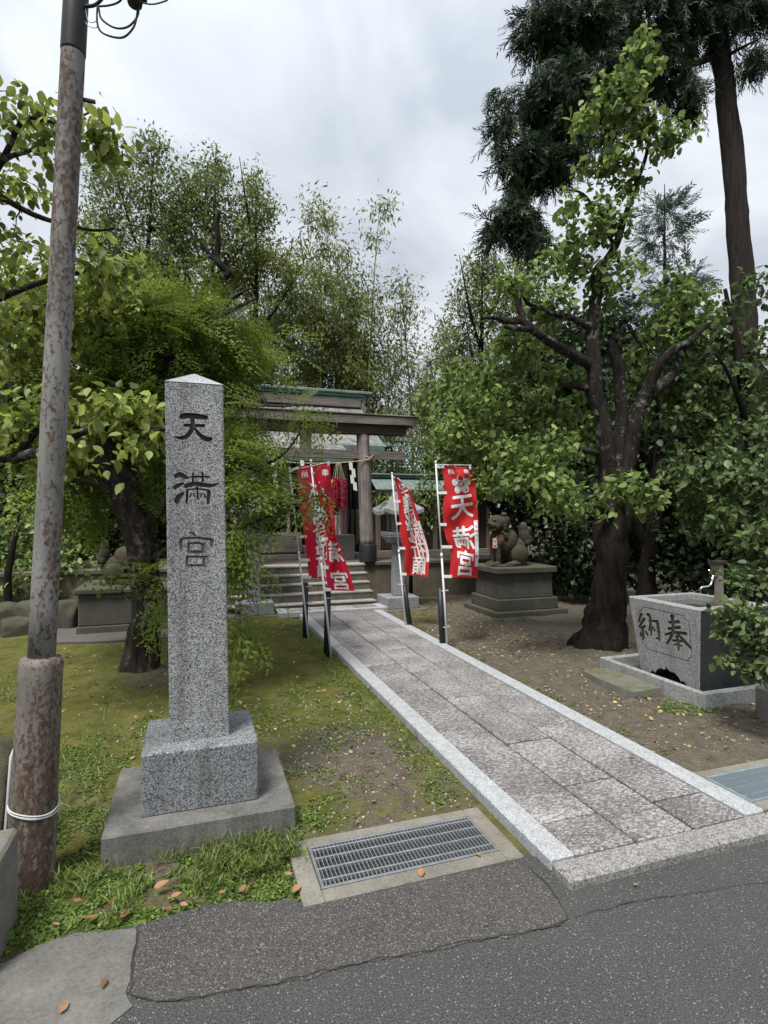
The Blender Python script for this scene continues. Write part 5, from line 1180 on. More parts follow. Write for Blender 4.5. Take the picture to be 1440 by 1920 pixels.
# --- broad-leaved plum whose boughs reach in from the left
t = Tree('plum_tree', 'leafy yellow-green plum tree reaching in from the left behind the rusty pole', 'tree', (-2.75, 3.95), 'bark_plum', seed=3)
t.limbw([(-2.75, 3.95, -.1, .15), (-2.7, 3.95, .7, .125), (-2.55, 3.9, 1.4, .11), (-2.5, 3.9, 2.1, .09), (-2.35, 3.85, 3.0, .06), (-2.2, 3.8, 3.7, .03)], .14, 14, .5)
t.limb([(-160, 930, 3.95, .06), (-60, 880, 4.1, .05), (30, 856, 4.0, .042), (100, 838, 3.9, .034), (165, 806, 3.8, .026), (240, 800, 3.7, .018), (310, 806, 3.6, .009)])
t.limb([(-60, 880, 4.1, .035), (10, 830, 4.2, .03), (80, 805, 4.2, .022), (150, 800, 4.1, .014)]); t.limb([(30, 856, 4.0, .03), (75, 800, 4.0, .02), (110, 740, 4.1, .012)])
t.limb([(-190, 560, 3.9, .05), (-90, 440, 3.9, .04), (5, 300, 3.8, .022), (40, 230, 3.7, .016), (85, 225, 3.6, .012), (120, 240, 3.6, .008)])
t.limb([(-90, 400, 3.9, .03), (0, 305, 3.8, .02), (60, 280, 3.75, .014), (120, 235, 3.7, .010), (180, 205, 3.7, .006)]); t.limb([(-60, 330, 3.9, .03), (60, 400, 4.0, .02), (160, 430, 4.0, .012), (215, 428, 4.0, .008)]); t.limb([(-120, 620, 4.0, .035), (0, 560, 4.3, .025), (110, 520, 4.5, .018), (200, 500, 4.5, .010)])
t.add_tips([(192, 255, 3.7, 40, 40, .2, 1.8), (120, 215, 3.65, 40, 30, .2, 1), (40, 230, 3.75, 45, 40, .25, 1.2), (40, 350, 4.0, 70, 35, .3, .6), (110, 300, 3.8, 40, 30, .2, .35), (190, 490, 4.5, 55, 50, .4, 1.0), (70, 490, 4.6, 80, 50, .5, .7), (200, 570, 5.4, 70, 60, .6, 1.2), (60, 590, 5.4, 70, 70, .6, 1.1), (100, 680, 5.2, 110, 60, .6, 1.2), (220, 640, 5.5, 45, 50, .4, .7), (210, 770, 3.75, 90, 40, .3, 1.6), (70, 780, 4.2, 80, 50, .4, 1.3), (270, 830, 3.6, 35, 30, .2, 1.2), (40, 850, 4.1, 50, 40, .3, .8), (150, 850, 3.9, 60, 30, .25, 1), (-60, 560, 4.3, 80, 110, .6, .5), (-60, 300, 4.0, 60, 60, .5, .25)], 19)
t.twigs(.004, sag=.12); t.branches(); t.leaves(18, .080, 'leaf_plum_left', LEAF_RICH, .06, .7, .2, 1.0)

# --- feathery conifer behind the pillar
SP = [spray_template(12, .50, 4, .32, .024, k) for k in (1, 2, 3)]
t = Tree('feathery_conifer', 'feathery bright green conifer with a shaggy dark trunk behind the granite pillar', 'tree', tuple(G(262, 1270))[:2], 'bark_shaggy', seed=5)
t.ridge = .22
t.limb([(262, 1290, 5.62, .155), (268, 1200, 5.62, .135), (272, 1110, 5.62, .125), (262, 1010, 5.62, .13), (240, 940, 5.65, .13), (210, 870, 5.7, .115), (195, 780, 5.8, .10), (188, 680, 5.9, .085), (200, 590, 6.0, .06), (215, 500, 6.0, .035)], .22, 36, .55)
t.limb([(240, 950, 5.65, .06), (200, 915, 5.6, .04), (150, 900, 5.6, .025), (100, 905, 5.6, .012)]); t.limb([(205, 860, 5.7, .07), (280, 740, 5.9, .055), (350, 650, 6.0, .045), (420, 590, 6.1, .03), (480, 560, 6.2, .012)]); t.limb([(260, 1000, 5.62, .06), (330, 930, 5.6, .045), (420, 890, 5.5, .03), (520, 860, 5.4, .016), (570, 800, 5.3, .008)]); t.limb([(270, 1060, 5.6, .04), (350, 1010, 5.5, .03), (450, 990, 5.35, .02), (540, 950, 5.3, .010), (610, 925, 5.3, .006)]); t.limb([(190, 700, 5.9, .05), (130, 640, 6.0, .03), (90, 620, 6.1, .012)]); t.limb([(280, 740, 5.9, .04), (400, 740, 5.7, .025), (500, 760, 5.5, .016), (570, 760, 5.3, .007)]); t.limb([(272, 1110, 5.6, .03), (360, 1130, 5.4, .02), (450, 1150, 5.1, .008)]); t.limb([(270, 1080, 5.5, .02), (300, 1090, 5.2, .014), (312, 1140, 5.0, .006)])
t.add_tips([(280, 570, 6.1, 100, 36, .7, 1.1), (210, 590, 6.0, 70, 80, .6, 1), (400, 615, 6.3, 110, 42, .7, 1.2), (450, 665, 6.3, 65, 40, .6, 1.0), (350, 650, 6.0, 110, 80, .7, 1.1), (240, 720, 5.7, 90, 80, .6, 1), (450, 810, 5.6, 45, 40, .4, 1.1), (530, 745, 5.4, 45, 14, .2, .6), (465, 885, 5.45, 60, 40, .3, 1.3), (505, 935, 5.35, 55, 16, .25, .9), (460, 1010, 5.3, 40, 24, .25, .8), (455, 1055, 5.2, 55, 16, .2, 1.0), (440, 1160, 5.0, 45, 18, .2, .8), (140, 925, 5.8, 60, 45, .4, 1.0), (120, 860, 5.9, 60, 50, .4, 1), (205, 850, 5.9, 60, 40, .3, .7), (302, 1085, 5.0, 18, 45, .15, 1.0), (330, 820, 6.1, 90, 130, .5, .8), (270, 880, 6.0, 60, 60, .4, .8), (578, 775, 5.3, 22, 10, .15, .6), (590, 930, 5.3, 24, 7, .1, .4), (440, 960, 5.3, 30, 80, .3, .6)], 18)
t.twigs(.004, sag=.15); t.branches(); t.sprays(1, .50, 'leaf_cypress', SP, .05, .40, 1.2, tilt=.38)

# --- old plum stump with bare black boughs rising above the conifer
t = Tree('bare_plum_tree', 'old plum tree with bare crooked black boughs above the green conifer', 'tree', tuple(P(330, 1100, 8.0))[:2], 'bark_dark', seed=6)
D = 7.2
t.limb([(335, 1190, 8.0, .19), (340, 1000, 7.9, .17), (345, 800, 7.6, .15), (335, 650, 7.3, .12), (325, 560, D, .09), (318, 510, D, .095), (309, 482, D, .085)], .2, 14)
t.limb([(335, 640, 7.3, .05), (342, 575, D, .04), (352, 535, D, .035), (346, 500, D, .03), (345, 486, D, .024)]); t.limb([(345, 700, 7.4, .07), (375, 590, D, .055), (382, 545, D, .05), (400, 525, D, .055), (428, 514, D, .048), (412, 495, D, .045), (405, 485, D, .044), (410, 450, D, .038), (406, 420, D, .032), (412, 398, D, .02)]); t.limb([(412, 500, D, .026), (395, 480, D, .03), (385, 465, D, .026), (375, 452, D, .018)]); t.limb([(412, 500, D, .02), (422, 488, D, .018), (415, 474, D, .012)])
t.limb([(360, 700, 7.4, .05), (420, 580, D, .03), (455, 548, D, .02), (470, 542, D, .012)]); t.limb([(462, 544, D, .012), (485, 562, D, .007)])
t.add_tips([(290, 470, 7.6, 50, 26, .3, .25), (450, 440, 7.6, 26, 40, .3, .25)], 12); t.twigs(.004); t.branches(); t.leaves(5, .08, 'leaf_slender', LEAF_BROAD, .06, .3)

# --- big plum with a flaring trunk beside the basin
t = Tree('broadleaf_tree', 'broad-leaved tree with a flaring black trunk and spreading limbs beside the water basin', 'tree', tuple(G(1132, 1222))[:2], 'bark_plum', seed=8)
t.tbark = 'bark_old'; t.fl = 1.1; t.ridge = .16
t.limb([(1126, 1285, 6.6, .31), (1128, 1240, 6.6, .28), (1132, 1195, 6.6, .24), (1137, 1140, 6.6, .20), (1143, 1080, 6.6, .17), (1148, 1000, 6.6, .165), (1152, 930, 6.6, .155), (1155, 880, 6.62, .12)], .30, 36, .55)
t.limb([(1146, 960, 6.58, .12), (1138, 880, 6.57, .10), (1128, 800, 6.55, .09), (1115, 730, 6.5, .085), (1112, 660, 6.5, .075), (1116, 580, 6.5, .068), (1120, 515, 6.5, .058), (1132, 492, 6.5, .05)], .2, 18)
t.limb([(1150, 930, 6.6, .10), (1163, 840, 6.65, .08), (1166, 760, 6.7, .07), (1160, 700, 6.7, .066), (1148, 655, 6.7, .058), (1140, 640, 6.7, .052)], .18); t.limb([(1160, 930, 6.6, .11), (1185, 830, 6.55, .08), (1205, 750, 6.5, .072), (1230, 695, 6.4, .062), (1265, 655, 6.3, .05), (1300, 635, 6.2, .036), (1328, 605, 6.2, .02)], .16); t.limb([(1215, 740, 6.5, .07), (1250, 715, 6.7, .06), (1275, 670, 6.9, .05), (1285, 640, 7.0, .03)])
t.limb([(1112, 690, 6.5, .065), (1080, 668, 6.4, .06), (1040, 645, 6.3, .054), (1000, 620, 6.2, .048), (980, 602, 6.2, .042), (950, 603, 6.2, .034), (925, 595, 6.2, .024), (905, 597, 6.2, .01)], .2); t.limb([(985, 605, 6.2, .038), (972, 570, 6.2, .034), (978, 540, 6.2, .028)], .2); t.limb([(1000, 618, 6.2, .04), (965, 615, 6.1, .03), (945, 612, 6.1, .02)])
t.limb([(1115, 620, 6.5, .05), (1075, 598, 6.4, .04), (1045, 590, 6.3, .032), (1015, 578, 6.3, .026), (990, 570, 6.3, .018), (975, 545, 6.3, .008)]); t.limb([(1128, 500, 6.5, .055), (1150, 470, 6.5, .045), (1168, 420, 6.45, .036), (1190, 350, 6.4, .028), (1212, 290, 6.35, .02), (1218, 220, 6.3, .016), (1200, 160, 6.3, .010), (1195, 90, 6.3, .005)]); t.limb([(1152, 465, 6.5, .025), (1125, 410, 6.4, .02), (1095, 365, 6.35, .015), (1060, 355, 6.3, .008)]); t.limb([(1110, 730, 6.5, .05), (1065, 722, 6.6, .04), (1045, 740, 6.7, .03), (1040, 790, 6.7, .012)]); t.limb([(1120, 850, 6.5, .035), (1080, 840, 6.4, .025), (1040, 815, 6.3, .015)]); t.limb([(1155, 640, 6.7, .03), (1175, 610, 6.8, .026), (1205, 645, 6.8, .02), (1240, 600, 6.9, .01)])
t.limb([(1150, 960, 6.5, .05), (1090, 930, 6.2, .03), (1020, 905, 6.0, .018), (960, 890, 5.9, .008)]); t.limb([(1160, 950, 6.5, .04), (1180, 920, 6.2, .025), (1200, 915, 5.9, .012)])
t.add_tips([(1195, 120, 6.3, 40, 50, .25, 1.1), (1150, 180, 6.3, 45, 40, .3, 1.3), (1110, 215, 6.35, 35, 35, .25, 1), (1180, 240, 6.3, 50, 35, .3, 1.3), (1260, 250, 6.25, 45, 28, .25, 1.3), (1130, 300, 6.4, 50, 30, .3, 1.2), (1180, 330, 6.4, 40, 30, .25, .8), (1100, 420, 6.4, 60, 45, .4, 1.2), (1160, 390, 6.4, 40, 40, .3, .8), (1060, 480, 6.4, 60, 40, .4, 1), (1150, 520, 6.5, 60, 40, .4, .9), (1030, 560, 6.4, 70, 40, .4, .9), (960, 530, 6.4, 50, 30, .3, .9), (960, 660, 6.9, 80, 40, .4, 1.2), (890, 710, 7.2, 60, 40, .4, 1.2), (930, 770, 7.0, 110, 50, .5, 1.3), (880, 830, 7.1, 70, 40, .4, 1.1), (1050, 740, 7.0, 70, 60, .5, .9), (1000, 850, 6.4, 90, 35, .4, 1.2), (1010, 905, 6.0, 90, 30, .3, 1.5), (1070, 945, 5.9, 80, 24, .3, 1.4), (930, 900, 6.0, 45, 22, .2, 1.2), (1185, 915, 5.9, 50, 34, .25, 1.4), (1230, 940, 6.0, 40, 24, .2, 1), (1260, 620, 6.9, 80, 50, .4, 1.2), (1310, 580, 6.7, 50, 40, .3, 1), (1210, 690, 7.2, 60, 60, .4, .8), (1080, 820, 6.9, 60, 50, .4, .9), (1250, 550, 7.2, 60, 30, .4, .8)], 17)
t.twigs(.005, sag=.10); t.branches(); t.leaves(16, .088, 'leaf_plum_right', LEAF_RICH, .065, .55, .25, 1.1)

# --- two more stems behind it
t = Tree('slim_tree', 'slim dark-barked tree just behind the big flaring trunk', 'tree', tuple(G(1212, 1115))[:2], 'bark_dark', seed=9)
t.limb([(1212, 1120, 9.6, .16), (1215, 1050, 9.5, .13), (1228, 960, 9.3, .12), (1235, 880, 9.2, .11), (1225, 800, 9.2, .08), (1240, 700, 9.2, .05)], .16, 12, .4); t.limb([(1212, 1040, 9.5, .09), (1195, 960, 9.4, .08), (1190, 900, 9.4, .06)]); t.limb([(1235, 910, 9.2, .05), (1290, 880, 9, .03), (1340, 850, 9, .015)]); t.limb([(1235, 890, 9.2, .03), (1280, 870, 8.6, .02), (1310, 840, 8.4, .01)])
t.add_tips([(1220, 760, 9.4, 80, 70, .7), (1290, 820, 9.2, 60, 60, .6), (1180, 830, 9.6, 60, 50, .6)], 14); t.twigs(.005); t.branches(); t.leaves(12, .12, 'leaf_evergreen', LEAF_BROAD, .10)

# --- tall cedar
CD = [needle_template(16, .42, .5, .030, k) for k in (11, 12, 13)]
t = Tree('cedar_tree', 'tall dark cedar with a straight bare trunk and drooping boughs at upper right', 'tree', tuple(P(1412, 1100, 11))[:2], 'bark_cedar', seed=11)
t.wob = .06
t.limb([(1412, 1120, 11, .27), (1408, 960, 11, .25), (1404, 800, 11, .235), (1396, 600, 11, .215), (1385, 450, 11, .20), (1375, 300, 11, .19), (1358, 160, 11, .175), (1345, 60, 11, .165), (1330, -60, 11, .15), (1310, -250, 11, .11), (1290, -480, 11, .05)], .10, 20, .3)
t.wob = .35; t.limb([(1350, 105, 11, .07), (1290, 125, 10.9, .055), (1200, 170, 10.7, .04), (1090, 260, 10.4, .025), (1000, 370, 10.2, .010)]); t.limb([(1345, 60, 11, .08), (1250, 60, 10.8, .06), (1130, 110, 10.6, .04), (1030, 190, 10.3, .015)]); t.limb([(1338, 20, 11, .07), (1230, 0, 10.8, .05), (1100, 20, 10.6, .03), (1000, 50, 10.4, .012)]); t.limb([(1340, 0, 11, .06), (1420, 10, 10.8, .04), (1500, 60, 10.6, .015)]); t.limb([(1320, -140, 11, .06), (1200, -130, 10.7, .04), (1060, -40, 10.4, .015)]); t.limb([(1355, 110, 11, .04), (1390, 90, 10.6, .03), (1430, 70, 10.2, .01)])
t.limb([(1070, 280, 10.4, .02), (1020, 340, 10.2, .012), (950, 410, 10.0, .006)])
t.add_tips([(1000, 40, 10.4, 45, 30, .5, 1.1), (1080, 60, 10.6, 90, 55, .8, 1.3), (1200, 40, 10.8, 100, 60, .9, 1.3), (1310, 30, 10.9, 80, 50, .9, 1.2), (1420, 0, 10.9, 50, 30, .6, 1), (1425, 90, 10.4, 28, 28, .4, .8), (1030, 190, 10.3, 70, 60, .7, 1.4), (1100, 150, 10.5, 80, 60, .7, 1.3), (985, 290, 10.2, 55, 55, .5, 1.4), (1050, 280, 10.3, 60, 60, .5, 1.3), (970, 390, 10.0, 55, 40, .4, 1.5), (1000, 440, 10.0, 36, 30, .3, 1.2), (925, 420, 9.9, 20, 22, .25, 1.1), (950, 200, 10.2, 30, 40, .3, .9), (1230, 120, 10.7, 70, 40, .6, 1.2), (1280, 170, 10.7, 40, 28, .4, 1), (1150, 220, 10.5, 40, 30, .4, .8), (1150, -80, 10.8, 250, 60, 1.2, .5), (1350, -150, 11, 150, 120, 1.4, .2)], 6.5)
t.twigs(.008, sag=.25); t.branches(); t.sprays(5, .38, 'leaf_cedar', CD, .09, .9, .7, tilt=.8)
# --- pale conifer beyond
t = Tree('fir_tree', 'slender grey-green young conifer between the broad-leaved tree and the cedar', 'tree', tuple(P(1245, 1040, 19))[:2], 'bark_dark', seed=12)
t.limb([(1245, 1060, 19, .16), (1245, 800, 19, .12), (1246, 560, 19, .07), (1246, 345, 19, .012)], .05, 8)
g_ = np.random.default_rng(4)
for i in range(70):
    u = g_.uniform(0, 1) ** .8; zz = P(1246, 350 + 430 * u, 19); a = g_.uniform(0, 6.28); L = .25 + 1.9 * u * g_.uniform(.7, 1.1); c0 = np.array(zz); e = c0 + np.array([math.cos(a) * L, math.sin(a) * L, L * .30]); t.tips.append(e); t.tips.append(c0 * .45 + e * .55)
t.twigs(.006, sag=.05); t.branches(); t.sprays(3, .62, 'leaf_fir', [needle_template(14, .38, .08, .035, 21), needle_template(14, .38, .08, .035, 22)], .12, .05, 1.0, tilt=.4)

# --- glossy evergreens on the right
def evergreen(name, label, base, limbs, blobs, dens, per, size, mat, seed, spread=.09, tmpl=LEAF_BROAD, width=.8, bark='bark_dark', cat='tree', group=None, droop=.3):
    t = Tree(name, label, cat, base, bark, group, seed)
    for i, l in enumerate(limbs): t.limbw(l, .14, 12, .4 if i == 0 else 0)
    t.add_tips(blobs, dens); t.twigs(.005); t.branches(); t.leaves(per, size, mat, tmpl, spread, droop, .3, width); return t
evergreen('evergreen_tree', 'dense dark evergreen tree with drooping leaves at the right edge', (6.5, 4.9), [[(6.5, 4.9, -.1, .14), (6.5, 4.95, 1.0, .12), (6.45, 5.0, 2.2, .09), (6.3, 5.1, 3.6, .05), (6.2, 5.2, 4.4, .02)], [(6.45, 5.0, 1.8, .06), (5.9, 5.3, 2.4, .04), (5.4, 5.6, 2.7, .015)], [(6.45, 5.0, 2.4, .05), (6.0, 4.9, 3.1, .03), (5.7, 4.9, 3.5, .012)]],
          [(1330, 620, 7.2, 60, 50, .5, .7), (1425, 540, 7.0, 30, 50, .4, .5), (1330, 720, 7.0, 90, 60, .6), (1430, 680, 6.8, 30, 80, .4, .5), (1290, 800, 7.0, 70, 50, .5), (1385, 810, 6.6, 60, 50, .5, .6), (1330, 880, 6.4, 80, 45, .5), (1410, 900, 6.0, 60, 60, .4), (1390, 980, 5.8, 60, 50, .4), (1330, 950, 6.6, 50, 35, .4), (1420, 1030, 5.6, 40, 40, .3)], 26, 14, .095, 'leaf_camellia', 21, .06, LEAF_OVATE, .85, droop=.6)
evergreen('camellia_bush', 'glossy green bush leaning over the right end of the water basin', (5.05, 3.5), [[(5.05, 3.5, -.05, .045), (5.0, 3.48, .35, .035), (4.95, 3.45, .7, .025), (4.9, 3.45, 1.1, .012)], [(5.0, 3.48, .3, .025), (4.8, 3.4, .5, .015), (4.65, 3.35, .65, .006)]],
          [(1385, 1150, 4.3, 45, 28, .2, 1.2), (1420, 1190, 4.1, 40, 40, .25, 1.3), (1400, 1235, 4.1, 40, 30, .2, 1.2), (1360, 1180, 4.3, 28, 18, .15, 1), (1420, 1090, 4.5, 40, 24, .2, 1.2), (1370, 1080, 4.7, 34, 14, .15, 1), (1425, 1250, 4.0, 30, 24, .2, 1)], 44, 13, .066, 'leaf_camellia', 23, .03, LEAF_BROAD, .85, cat='bush')
evergreen('dark_evergreen', 'very dark evergreen filling the shade behind the tap', (7.0, 8.2), [[(7.0, 8.2, -.1, .12), (7.0, 8.2, 1.2, .1), (7.0, 8.3, 2.6, .06), (7.1, 8.3, 3.6, .02)]],
          [(1280, 980, 9.5, 80, 70, .8), (1350, 1000, 9.0, 80, 70, .8), (1290, 1060, 9.4, 70, 35, .6), (1380, 1080, 8.5, 60, 40, .6), (1420, 940, 9, 60, 90, .8), (1200, 900, 10, 60, 60, .8)], 20, 16, .13, 'leaf_dark', 25, .11)
evergreen('shade_shrub', 'dark leafy shrub behind the right-hand lion-dog', (6.3, 10.0), [[(6.3, 10.0, -.1, .09), (6.3, 10, .8, .07), (6.2, 10.1, 1.6, .04), (6.1, 10.1, 2.4, .015)]],
          [(1030, 980, 10.4, 70, 50, .7), (1090, 1030, 10.3, 80, 50, .7), (1060, 1080, 10.3, 60, 24, .5), (1170, 1010, 10.6, 70, 60, .7), (1160, 1080, 10.4, 60, 24, .5), (980, 940, 10.6, 60, 40, .6), (1100, 950, 10.8, 80, 50, .7)], 20, 15, .12, 'leaf_dark', 27, .11, cat='shrub')
evergreen('garden_tree', 'bent dark-limbed garden tree behind the right-hand lion-dog', (5.6, 9.4), [[(5.6, 9.4, -.1, .1), (5.55, 9.4, .9, .085), (5.45, 9.4, 1.5, .075), (5.2, 9.45, 2.0, .06), (4.9, 9.5, 2.3, .045), (4.5, 9.5, 2.35, .03), (4.0, 9.5, 2.5, .012)], [(5.45, 9.4, 1.5, .05), (5.8, 9.5, 2.2, .04), (6.0, 9.5, 2.9, .02)], [(5.2, 9.4, 2.0, .04), (5.1, 9.3, 2.7, .025), (5.0, 9.3, 3.4, .01)]],
          [(860, 800, 10.2, 80, 50, .7), (930, 850, 10.0, 80, 45, .7), (840, 870, 10.2, 60, 24, .5), (900, 910, 10.0, 60, 28, .5), (940, 760, 10.4, 80, 50, .7), (820, 760, 10.8, 50, 50, .6), (990, 830, 10.2, 60, 60, .6), (880, 730, 10.6, 60, 50, .6)], 24, 14, .095, 'leaf_bush', 29, .09)
evergreen('lantern_shrub', 'small bright-leaved shrub growing behind the right-hand lantern', (3.75, 9.55), [[(3.75, 9.55, -.05, .035), (3.75, 9.55, .8, .03), (3.7, 9.5, 1.4, .02), (3.6, 9.5, 2.0, .008)]],
          [(800, 930, 9.7, 50, 22, .25), (780, 985, 9.6, 30, 20, .2, .7), (720, 940, 9.6, 34, 16, .15, .8), (830, 965, 9.8, 30, 30, .25), (800, 900, 9.8, 20, 14, .2)], 38, 9, .09, 'leaf_bush', 31, .05, LEAF_LANCE, 1.3, cat='shrub', droop=.9)
# --- left side understorey
evergreen('hillside_shrub', 'fresh green leafy shrub behind the stones at the left edge', (-2.6, 9.6), [[(-2.6, 9.6, -.1, .06), (-2.6, 9.6, .7, .05), (-2.5, 9.6, 1.4, .03), (-2.4, 9.6, 2.0, .01)]],
          [(40, 1090, 9.0, 70, 50, .6), (110, 1060, 9.2, 50, 60, .5), (30, 1010, 9.6, 70, 50, .6), (120, 1130, 8.9, 28, 20, .3), (-40, 1080, 9, 60, 70, .6), (60, 1140, 8.9, 60, 16, .3)], 26, 14, .10, 'leaf_bush', 33, .09, cat='shrub')
evergreen('left_dark_tree', 'dark evergreen tree in the shade behind the left lawn', (-2.4, 11.2), [[(-2.4, 11.2, -.1, .16), (-2.4, 11.2, 1.5, .14), (-2.3, 11.2, 3.2, .10), (-2.2, 11.3, 5.0, .05)]],
          [(60, 930, 11, 90, 60, 1), (150, 980, 11.5, 60, 90, .8), (60, 850, 11.5, 100, 70, 1), (170, 880, 12, 80, 80, 1), (60, 730, 12, 100, 70, 1), (100, 600, 12, 100, 70, 1), (-60, 900, 11, 90, 160, 1)], 12, 18, .15, 'leaf_evergreen', 35, .16)
evergreen('rear_left_tree', 'dark leafed tree behind the left lion-dog', (-.9, 11.6), [[(-.9, 11.6, -.1, .2), (-.9, 11.6, 1.4, .17), (-.8, 11.6, 3, .12), (-.7, 11.7, 5, .05)]],
          [(260, 960, 12, 70, 70, .9), (330, 900, 12, 60, 90, .9), (290, 780, 12.4, 90, 80, 1), (400, 830, 12.4, 50, 70, .8), (230, 1040, 11.8, 60, 40, .6), (330, 1040, 11.9, 60, 50, .6), (420, 760, 12.6, 60, 60, .8), (350, 690, 12.6, 80, 60, .9)], 13, 18, .15, 'leaf_dark', 37, .16)

# --- slender loose-crowned trees, upper left
def slender(label, base, top, blobs, seed, dens=9, mat='leaf_slender', size=.13):
    t = Tree('slender_tree', label, 'tree', base, 'bark_dark', 'slender trees behind the conifer', seed); x, y = base; tx, ty, tz = top
    t.limbw([(x, y, -.1, .14), (x + (tx - x) * .2, y + (ty - y) * .2, tz * .3, .11), (x + (tx - x) * .5, y + (ty - y) * .5, tz * .6, .075), (tx, ty, tz, .012)], .08, 8)
    for k in range(5): u = .4 + .1 * k; a = k * 2.4 + seed; p = np.array([x + (tx - x) * u, y + (ty - y) * u, tz * u]); e = p + np.array([math.cos(a) * 1.4, math.sin(a) * 1.0, 2.0]); t.limbw([(*p, .045), (*(p * .5 + e * .5 + np.array([0, 0, -.2])), .028), (*e, .008)], .05, 6)
    t.add_tips(blobs, dens); t.twigs(.006, sag=0); t.branches(); t.leaves(24, size, mat, LEAF_LANCE, .16, .1, .1, 1.25); return t
slender('thin-leaved tree rising highest at upper left beside the pole', tuple(P(250, 1000, 14.5))[:2], tuple(P(290, 270, 14.5)), [(290, 300, 14.5, 40, 45, .8), (230, 370, 14.5, 70, 60, 1), (320, 380, 14.5, 60, 60, 1), (190, 440, 14.5, 60, 50, 1), (290, 460, 14.6, 90, 50, 1), (200, 320, 14.4, 40, 30, .6)], 41)
slender('thin-leaved tree with feathery top left of the sky gap', tuple(P(390, 1000, 15))[:2], tuple(P(405, 280, 15)), [(402, 310, 15, 26, 36, .6), (370, 350, 15, 40, 40, .8), (420, 390, 15, 50, 50, 1), (360, 440, 15, 60, 60, 1), (430, 470, 15, 60, 50, 1)], 43)
slender('thin-leaved yellowish tree with a rounded top beside the bamboo', tuple(P(480, 1000, 15.5))[:2], tuple(P(480, 325, 15.5)), [(478, 345, 15.5, 24, 26, .6), (490, 400, 15.5, 34, 40, .8), (470, 460, 15.5, 50, 50, 1), (520, 500, 15.5, 50, 40, .9), (450, 540, 15.6, 70, 40, .9)], 45, mat='leaf_bamboo')
slender('thin-leaved tree seen right of the sky gap behind the lantern', tuple(P(900, 1000, 14))[:2], tuple(P(905, 480, 14)), [(900, 510, 14, 40, 36, .7), (960, 520, 14, 50, 50, .8), (880, 570, 14, 40, 40, .7), (930, 600, 14, 60, 40, .8), (850, 640, 14.5, 45, 30, .7), (1000, 580, 14, 60, 50, .8), (870, 680, 14.4, 60, 36, .7)], 47, 12, 'leaf_slender', .12)

# --- bamboo grove
def bamboo(px, py, d, label, seed, leafs=2400, lean=0.0, thin=False):
    g = np.random.default_rng(seed); top = np.array(P(px, py, d)); base = np.array(P(px - lean + g.uniform(-25, 25), 1000, d)); base[2] = 0
    t = Tree('bamboo', label, 'bamboo', tuple(base[:2]), 'bamboo_culm', 'bamboo behind the shrine hall', seed)
    H = top[2]; pts = [(*(base + (top - base) * np.array([u ** 2.2, u ** 2.2, u])), .055 * (1 - u) + .008) for u in np.linspace(0, 1, 9)]
    pts = [(p[0], p[1], H * u if u < 1 else H, p[3]) for p, u in zip(pts, np.linspace(0, 1, 9))]
    t.limbw(pts, 0, 7); nb = 34 if not thin else 16
    pos = []; dr = []
    for k in range(nb):
        u = g.uniform(.30 if not thin else .62, 1.0); c = np.array(catr(pts, u)[:3]); a = g.uniform(0, 6.28); L = g.uniform(.6, 1.7) * (1.15 - .55 * u) * (.7 if thin else 1)
        e = c + np.array([math.cos(a) * L, math.sin(a) * L, L * g.uniform(.15, .7)]); m = (c + e) / 2 + np.array([0, 0, .18 * L]); e[2] -= .25 * L
        t.limbB.tube([tuple(c - t.L), tuple(m - t.L), tuple(e - t.L)], [.012, .007, .003], 4, False)
        n = leafs // nb; uu = g.uniform(.15, 1.05, n)[:, None]; p = c * (1 - uu) ** 2 + 2 * m * uu * (1 - uu) + e * uu * uu + g.normal(0, .17, (n, 3)) * (.5 + uu * .7)
        cl = g.normal(0, .12, (max(1, n // 9), 3))[np.arange(n) % max(1, n // 9)]; pos.append(p + cl); dr.append(np.array([math.cos(a), math.sin(a), 0]) * .5 + g.normal(0, .6, (n, 3)) - np.array([0, 0, .55]))
    t.branches(); pos = np.concatenate(pos); dr = np.concatenate(dr); n = len(pos); sz = g.uniform(.12, .24, n)
    V, F, T = scatter(LEAF_LANCE, pos, dr, unit(np.array([0, 0, 1.]) + g.normal(0, .5, (n, 3))), sz, sz * .85, np.clip(g.normal(.42, .24, n), 0, 1)); t.crown(V, F, T, 'leaf_bamboo', 'foliage')
bl = 'leafy bamboo in the dense grove behind the shrine roof'; br_ = 'sparse bamboo standing right of the shrine roof with sky showing through'
i = 0
for px, py, d, ln in ((180, 420, 18, 0), (260, 470, 19, 0), (340, 450, 18.5, 0), (430, 500, 18, 0), (500, 480, 19, 5), (545, 470, 17.5, 0), (575, 415, 18, -15), (610, 405, 18.5, -20), (640, 480, 17.5, 0), (600, 520, 17, 0), (560, 560, 19.5, 0), (520, 580, 16.8, 0), (660, 540, 18, 10), (690, 560, 19, 0), (640, 600, 17, -10), (480, 600, 18, 0), (590, 620, 20, 0), (680, 640, 17.4, 0), (400, 560, 19, 0), (320, 560, 19.5, 0), (720, 660, 19, 0)):
    bamboo(px, py, d, bl, 100 + i, 3200, ln); i += 1
bamboo(712, 385, 17, 'tall thin bamboo culm rising alone in front of the sky gap', 150, 620, 2, True)
bamboo(752, 535, 18, 'bamboo with a drooping tip right of the lone tall culm', 151, 1700, -25)
for px, py, d, ln in ((800, 640, 18, 10), (830, 600, 19, 15), (780, 690, 17, -5), (860, 620, 18.5, 10), (900, 640, 19.5, 10)):
    bamboo(px, py, d, br_, 160 + i, 1100, ln); i += 1
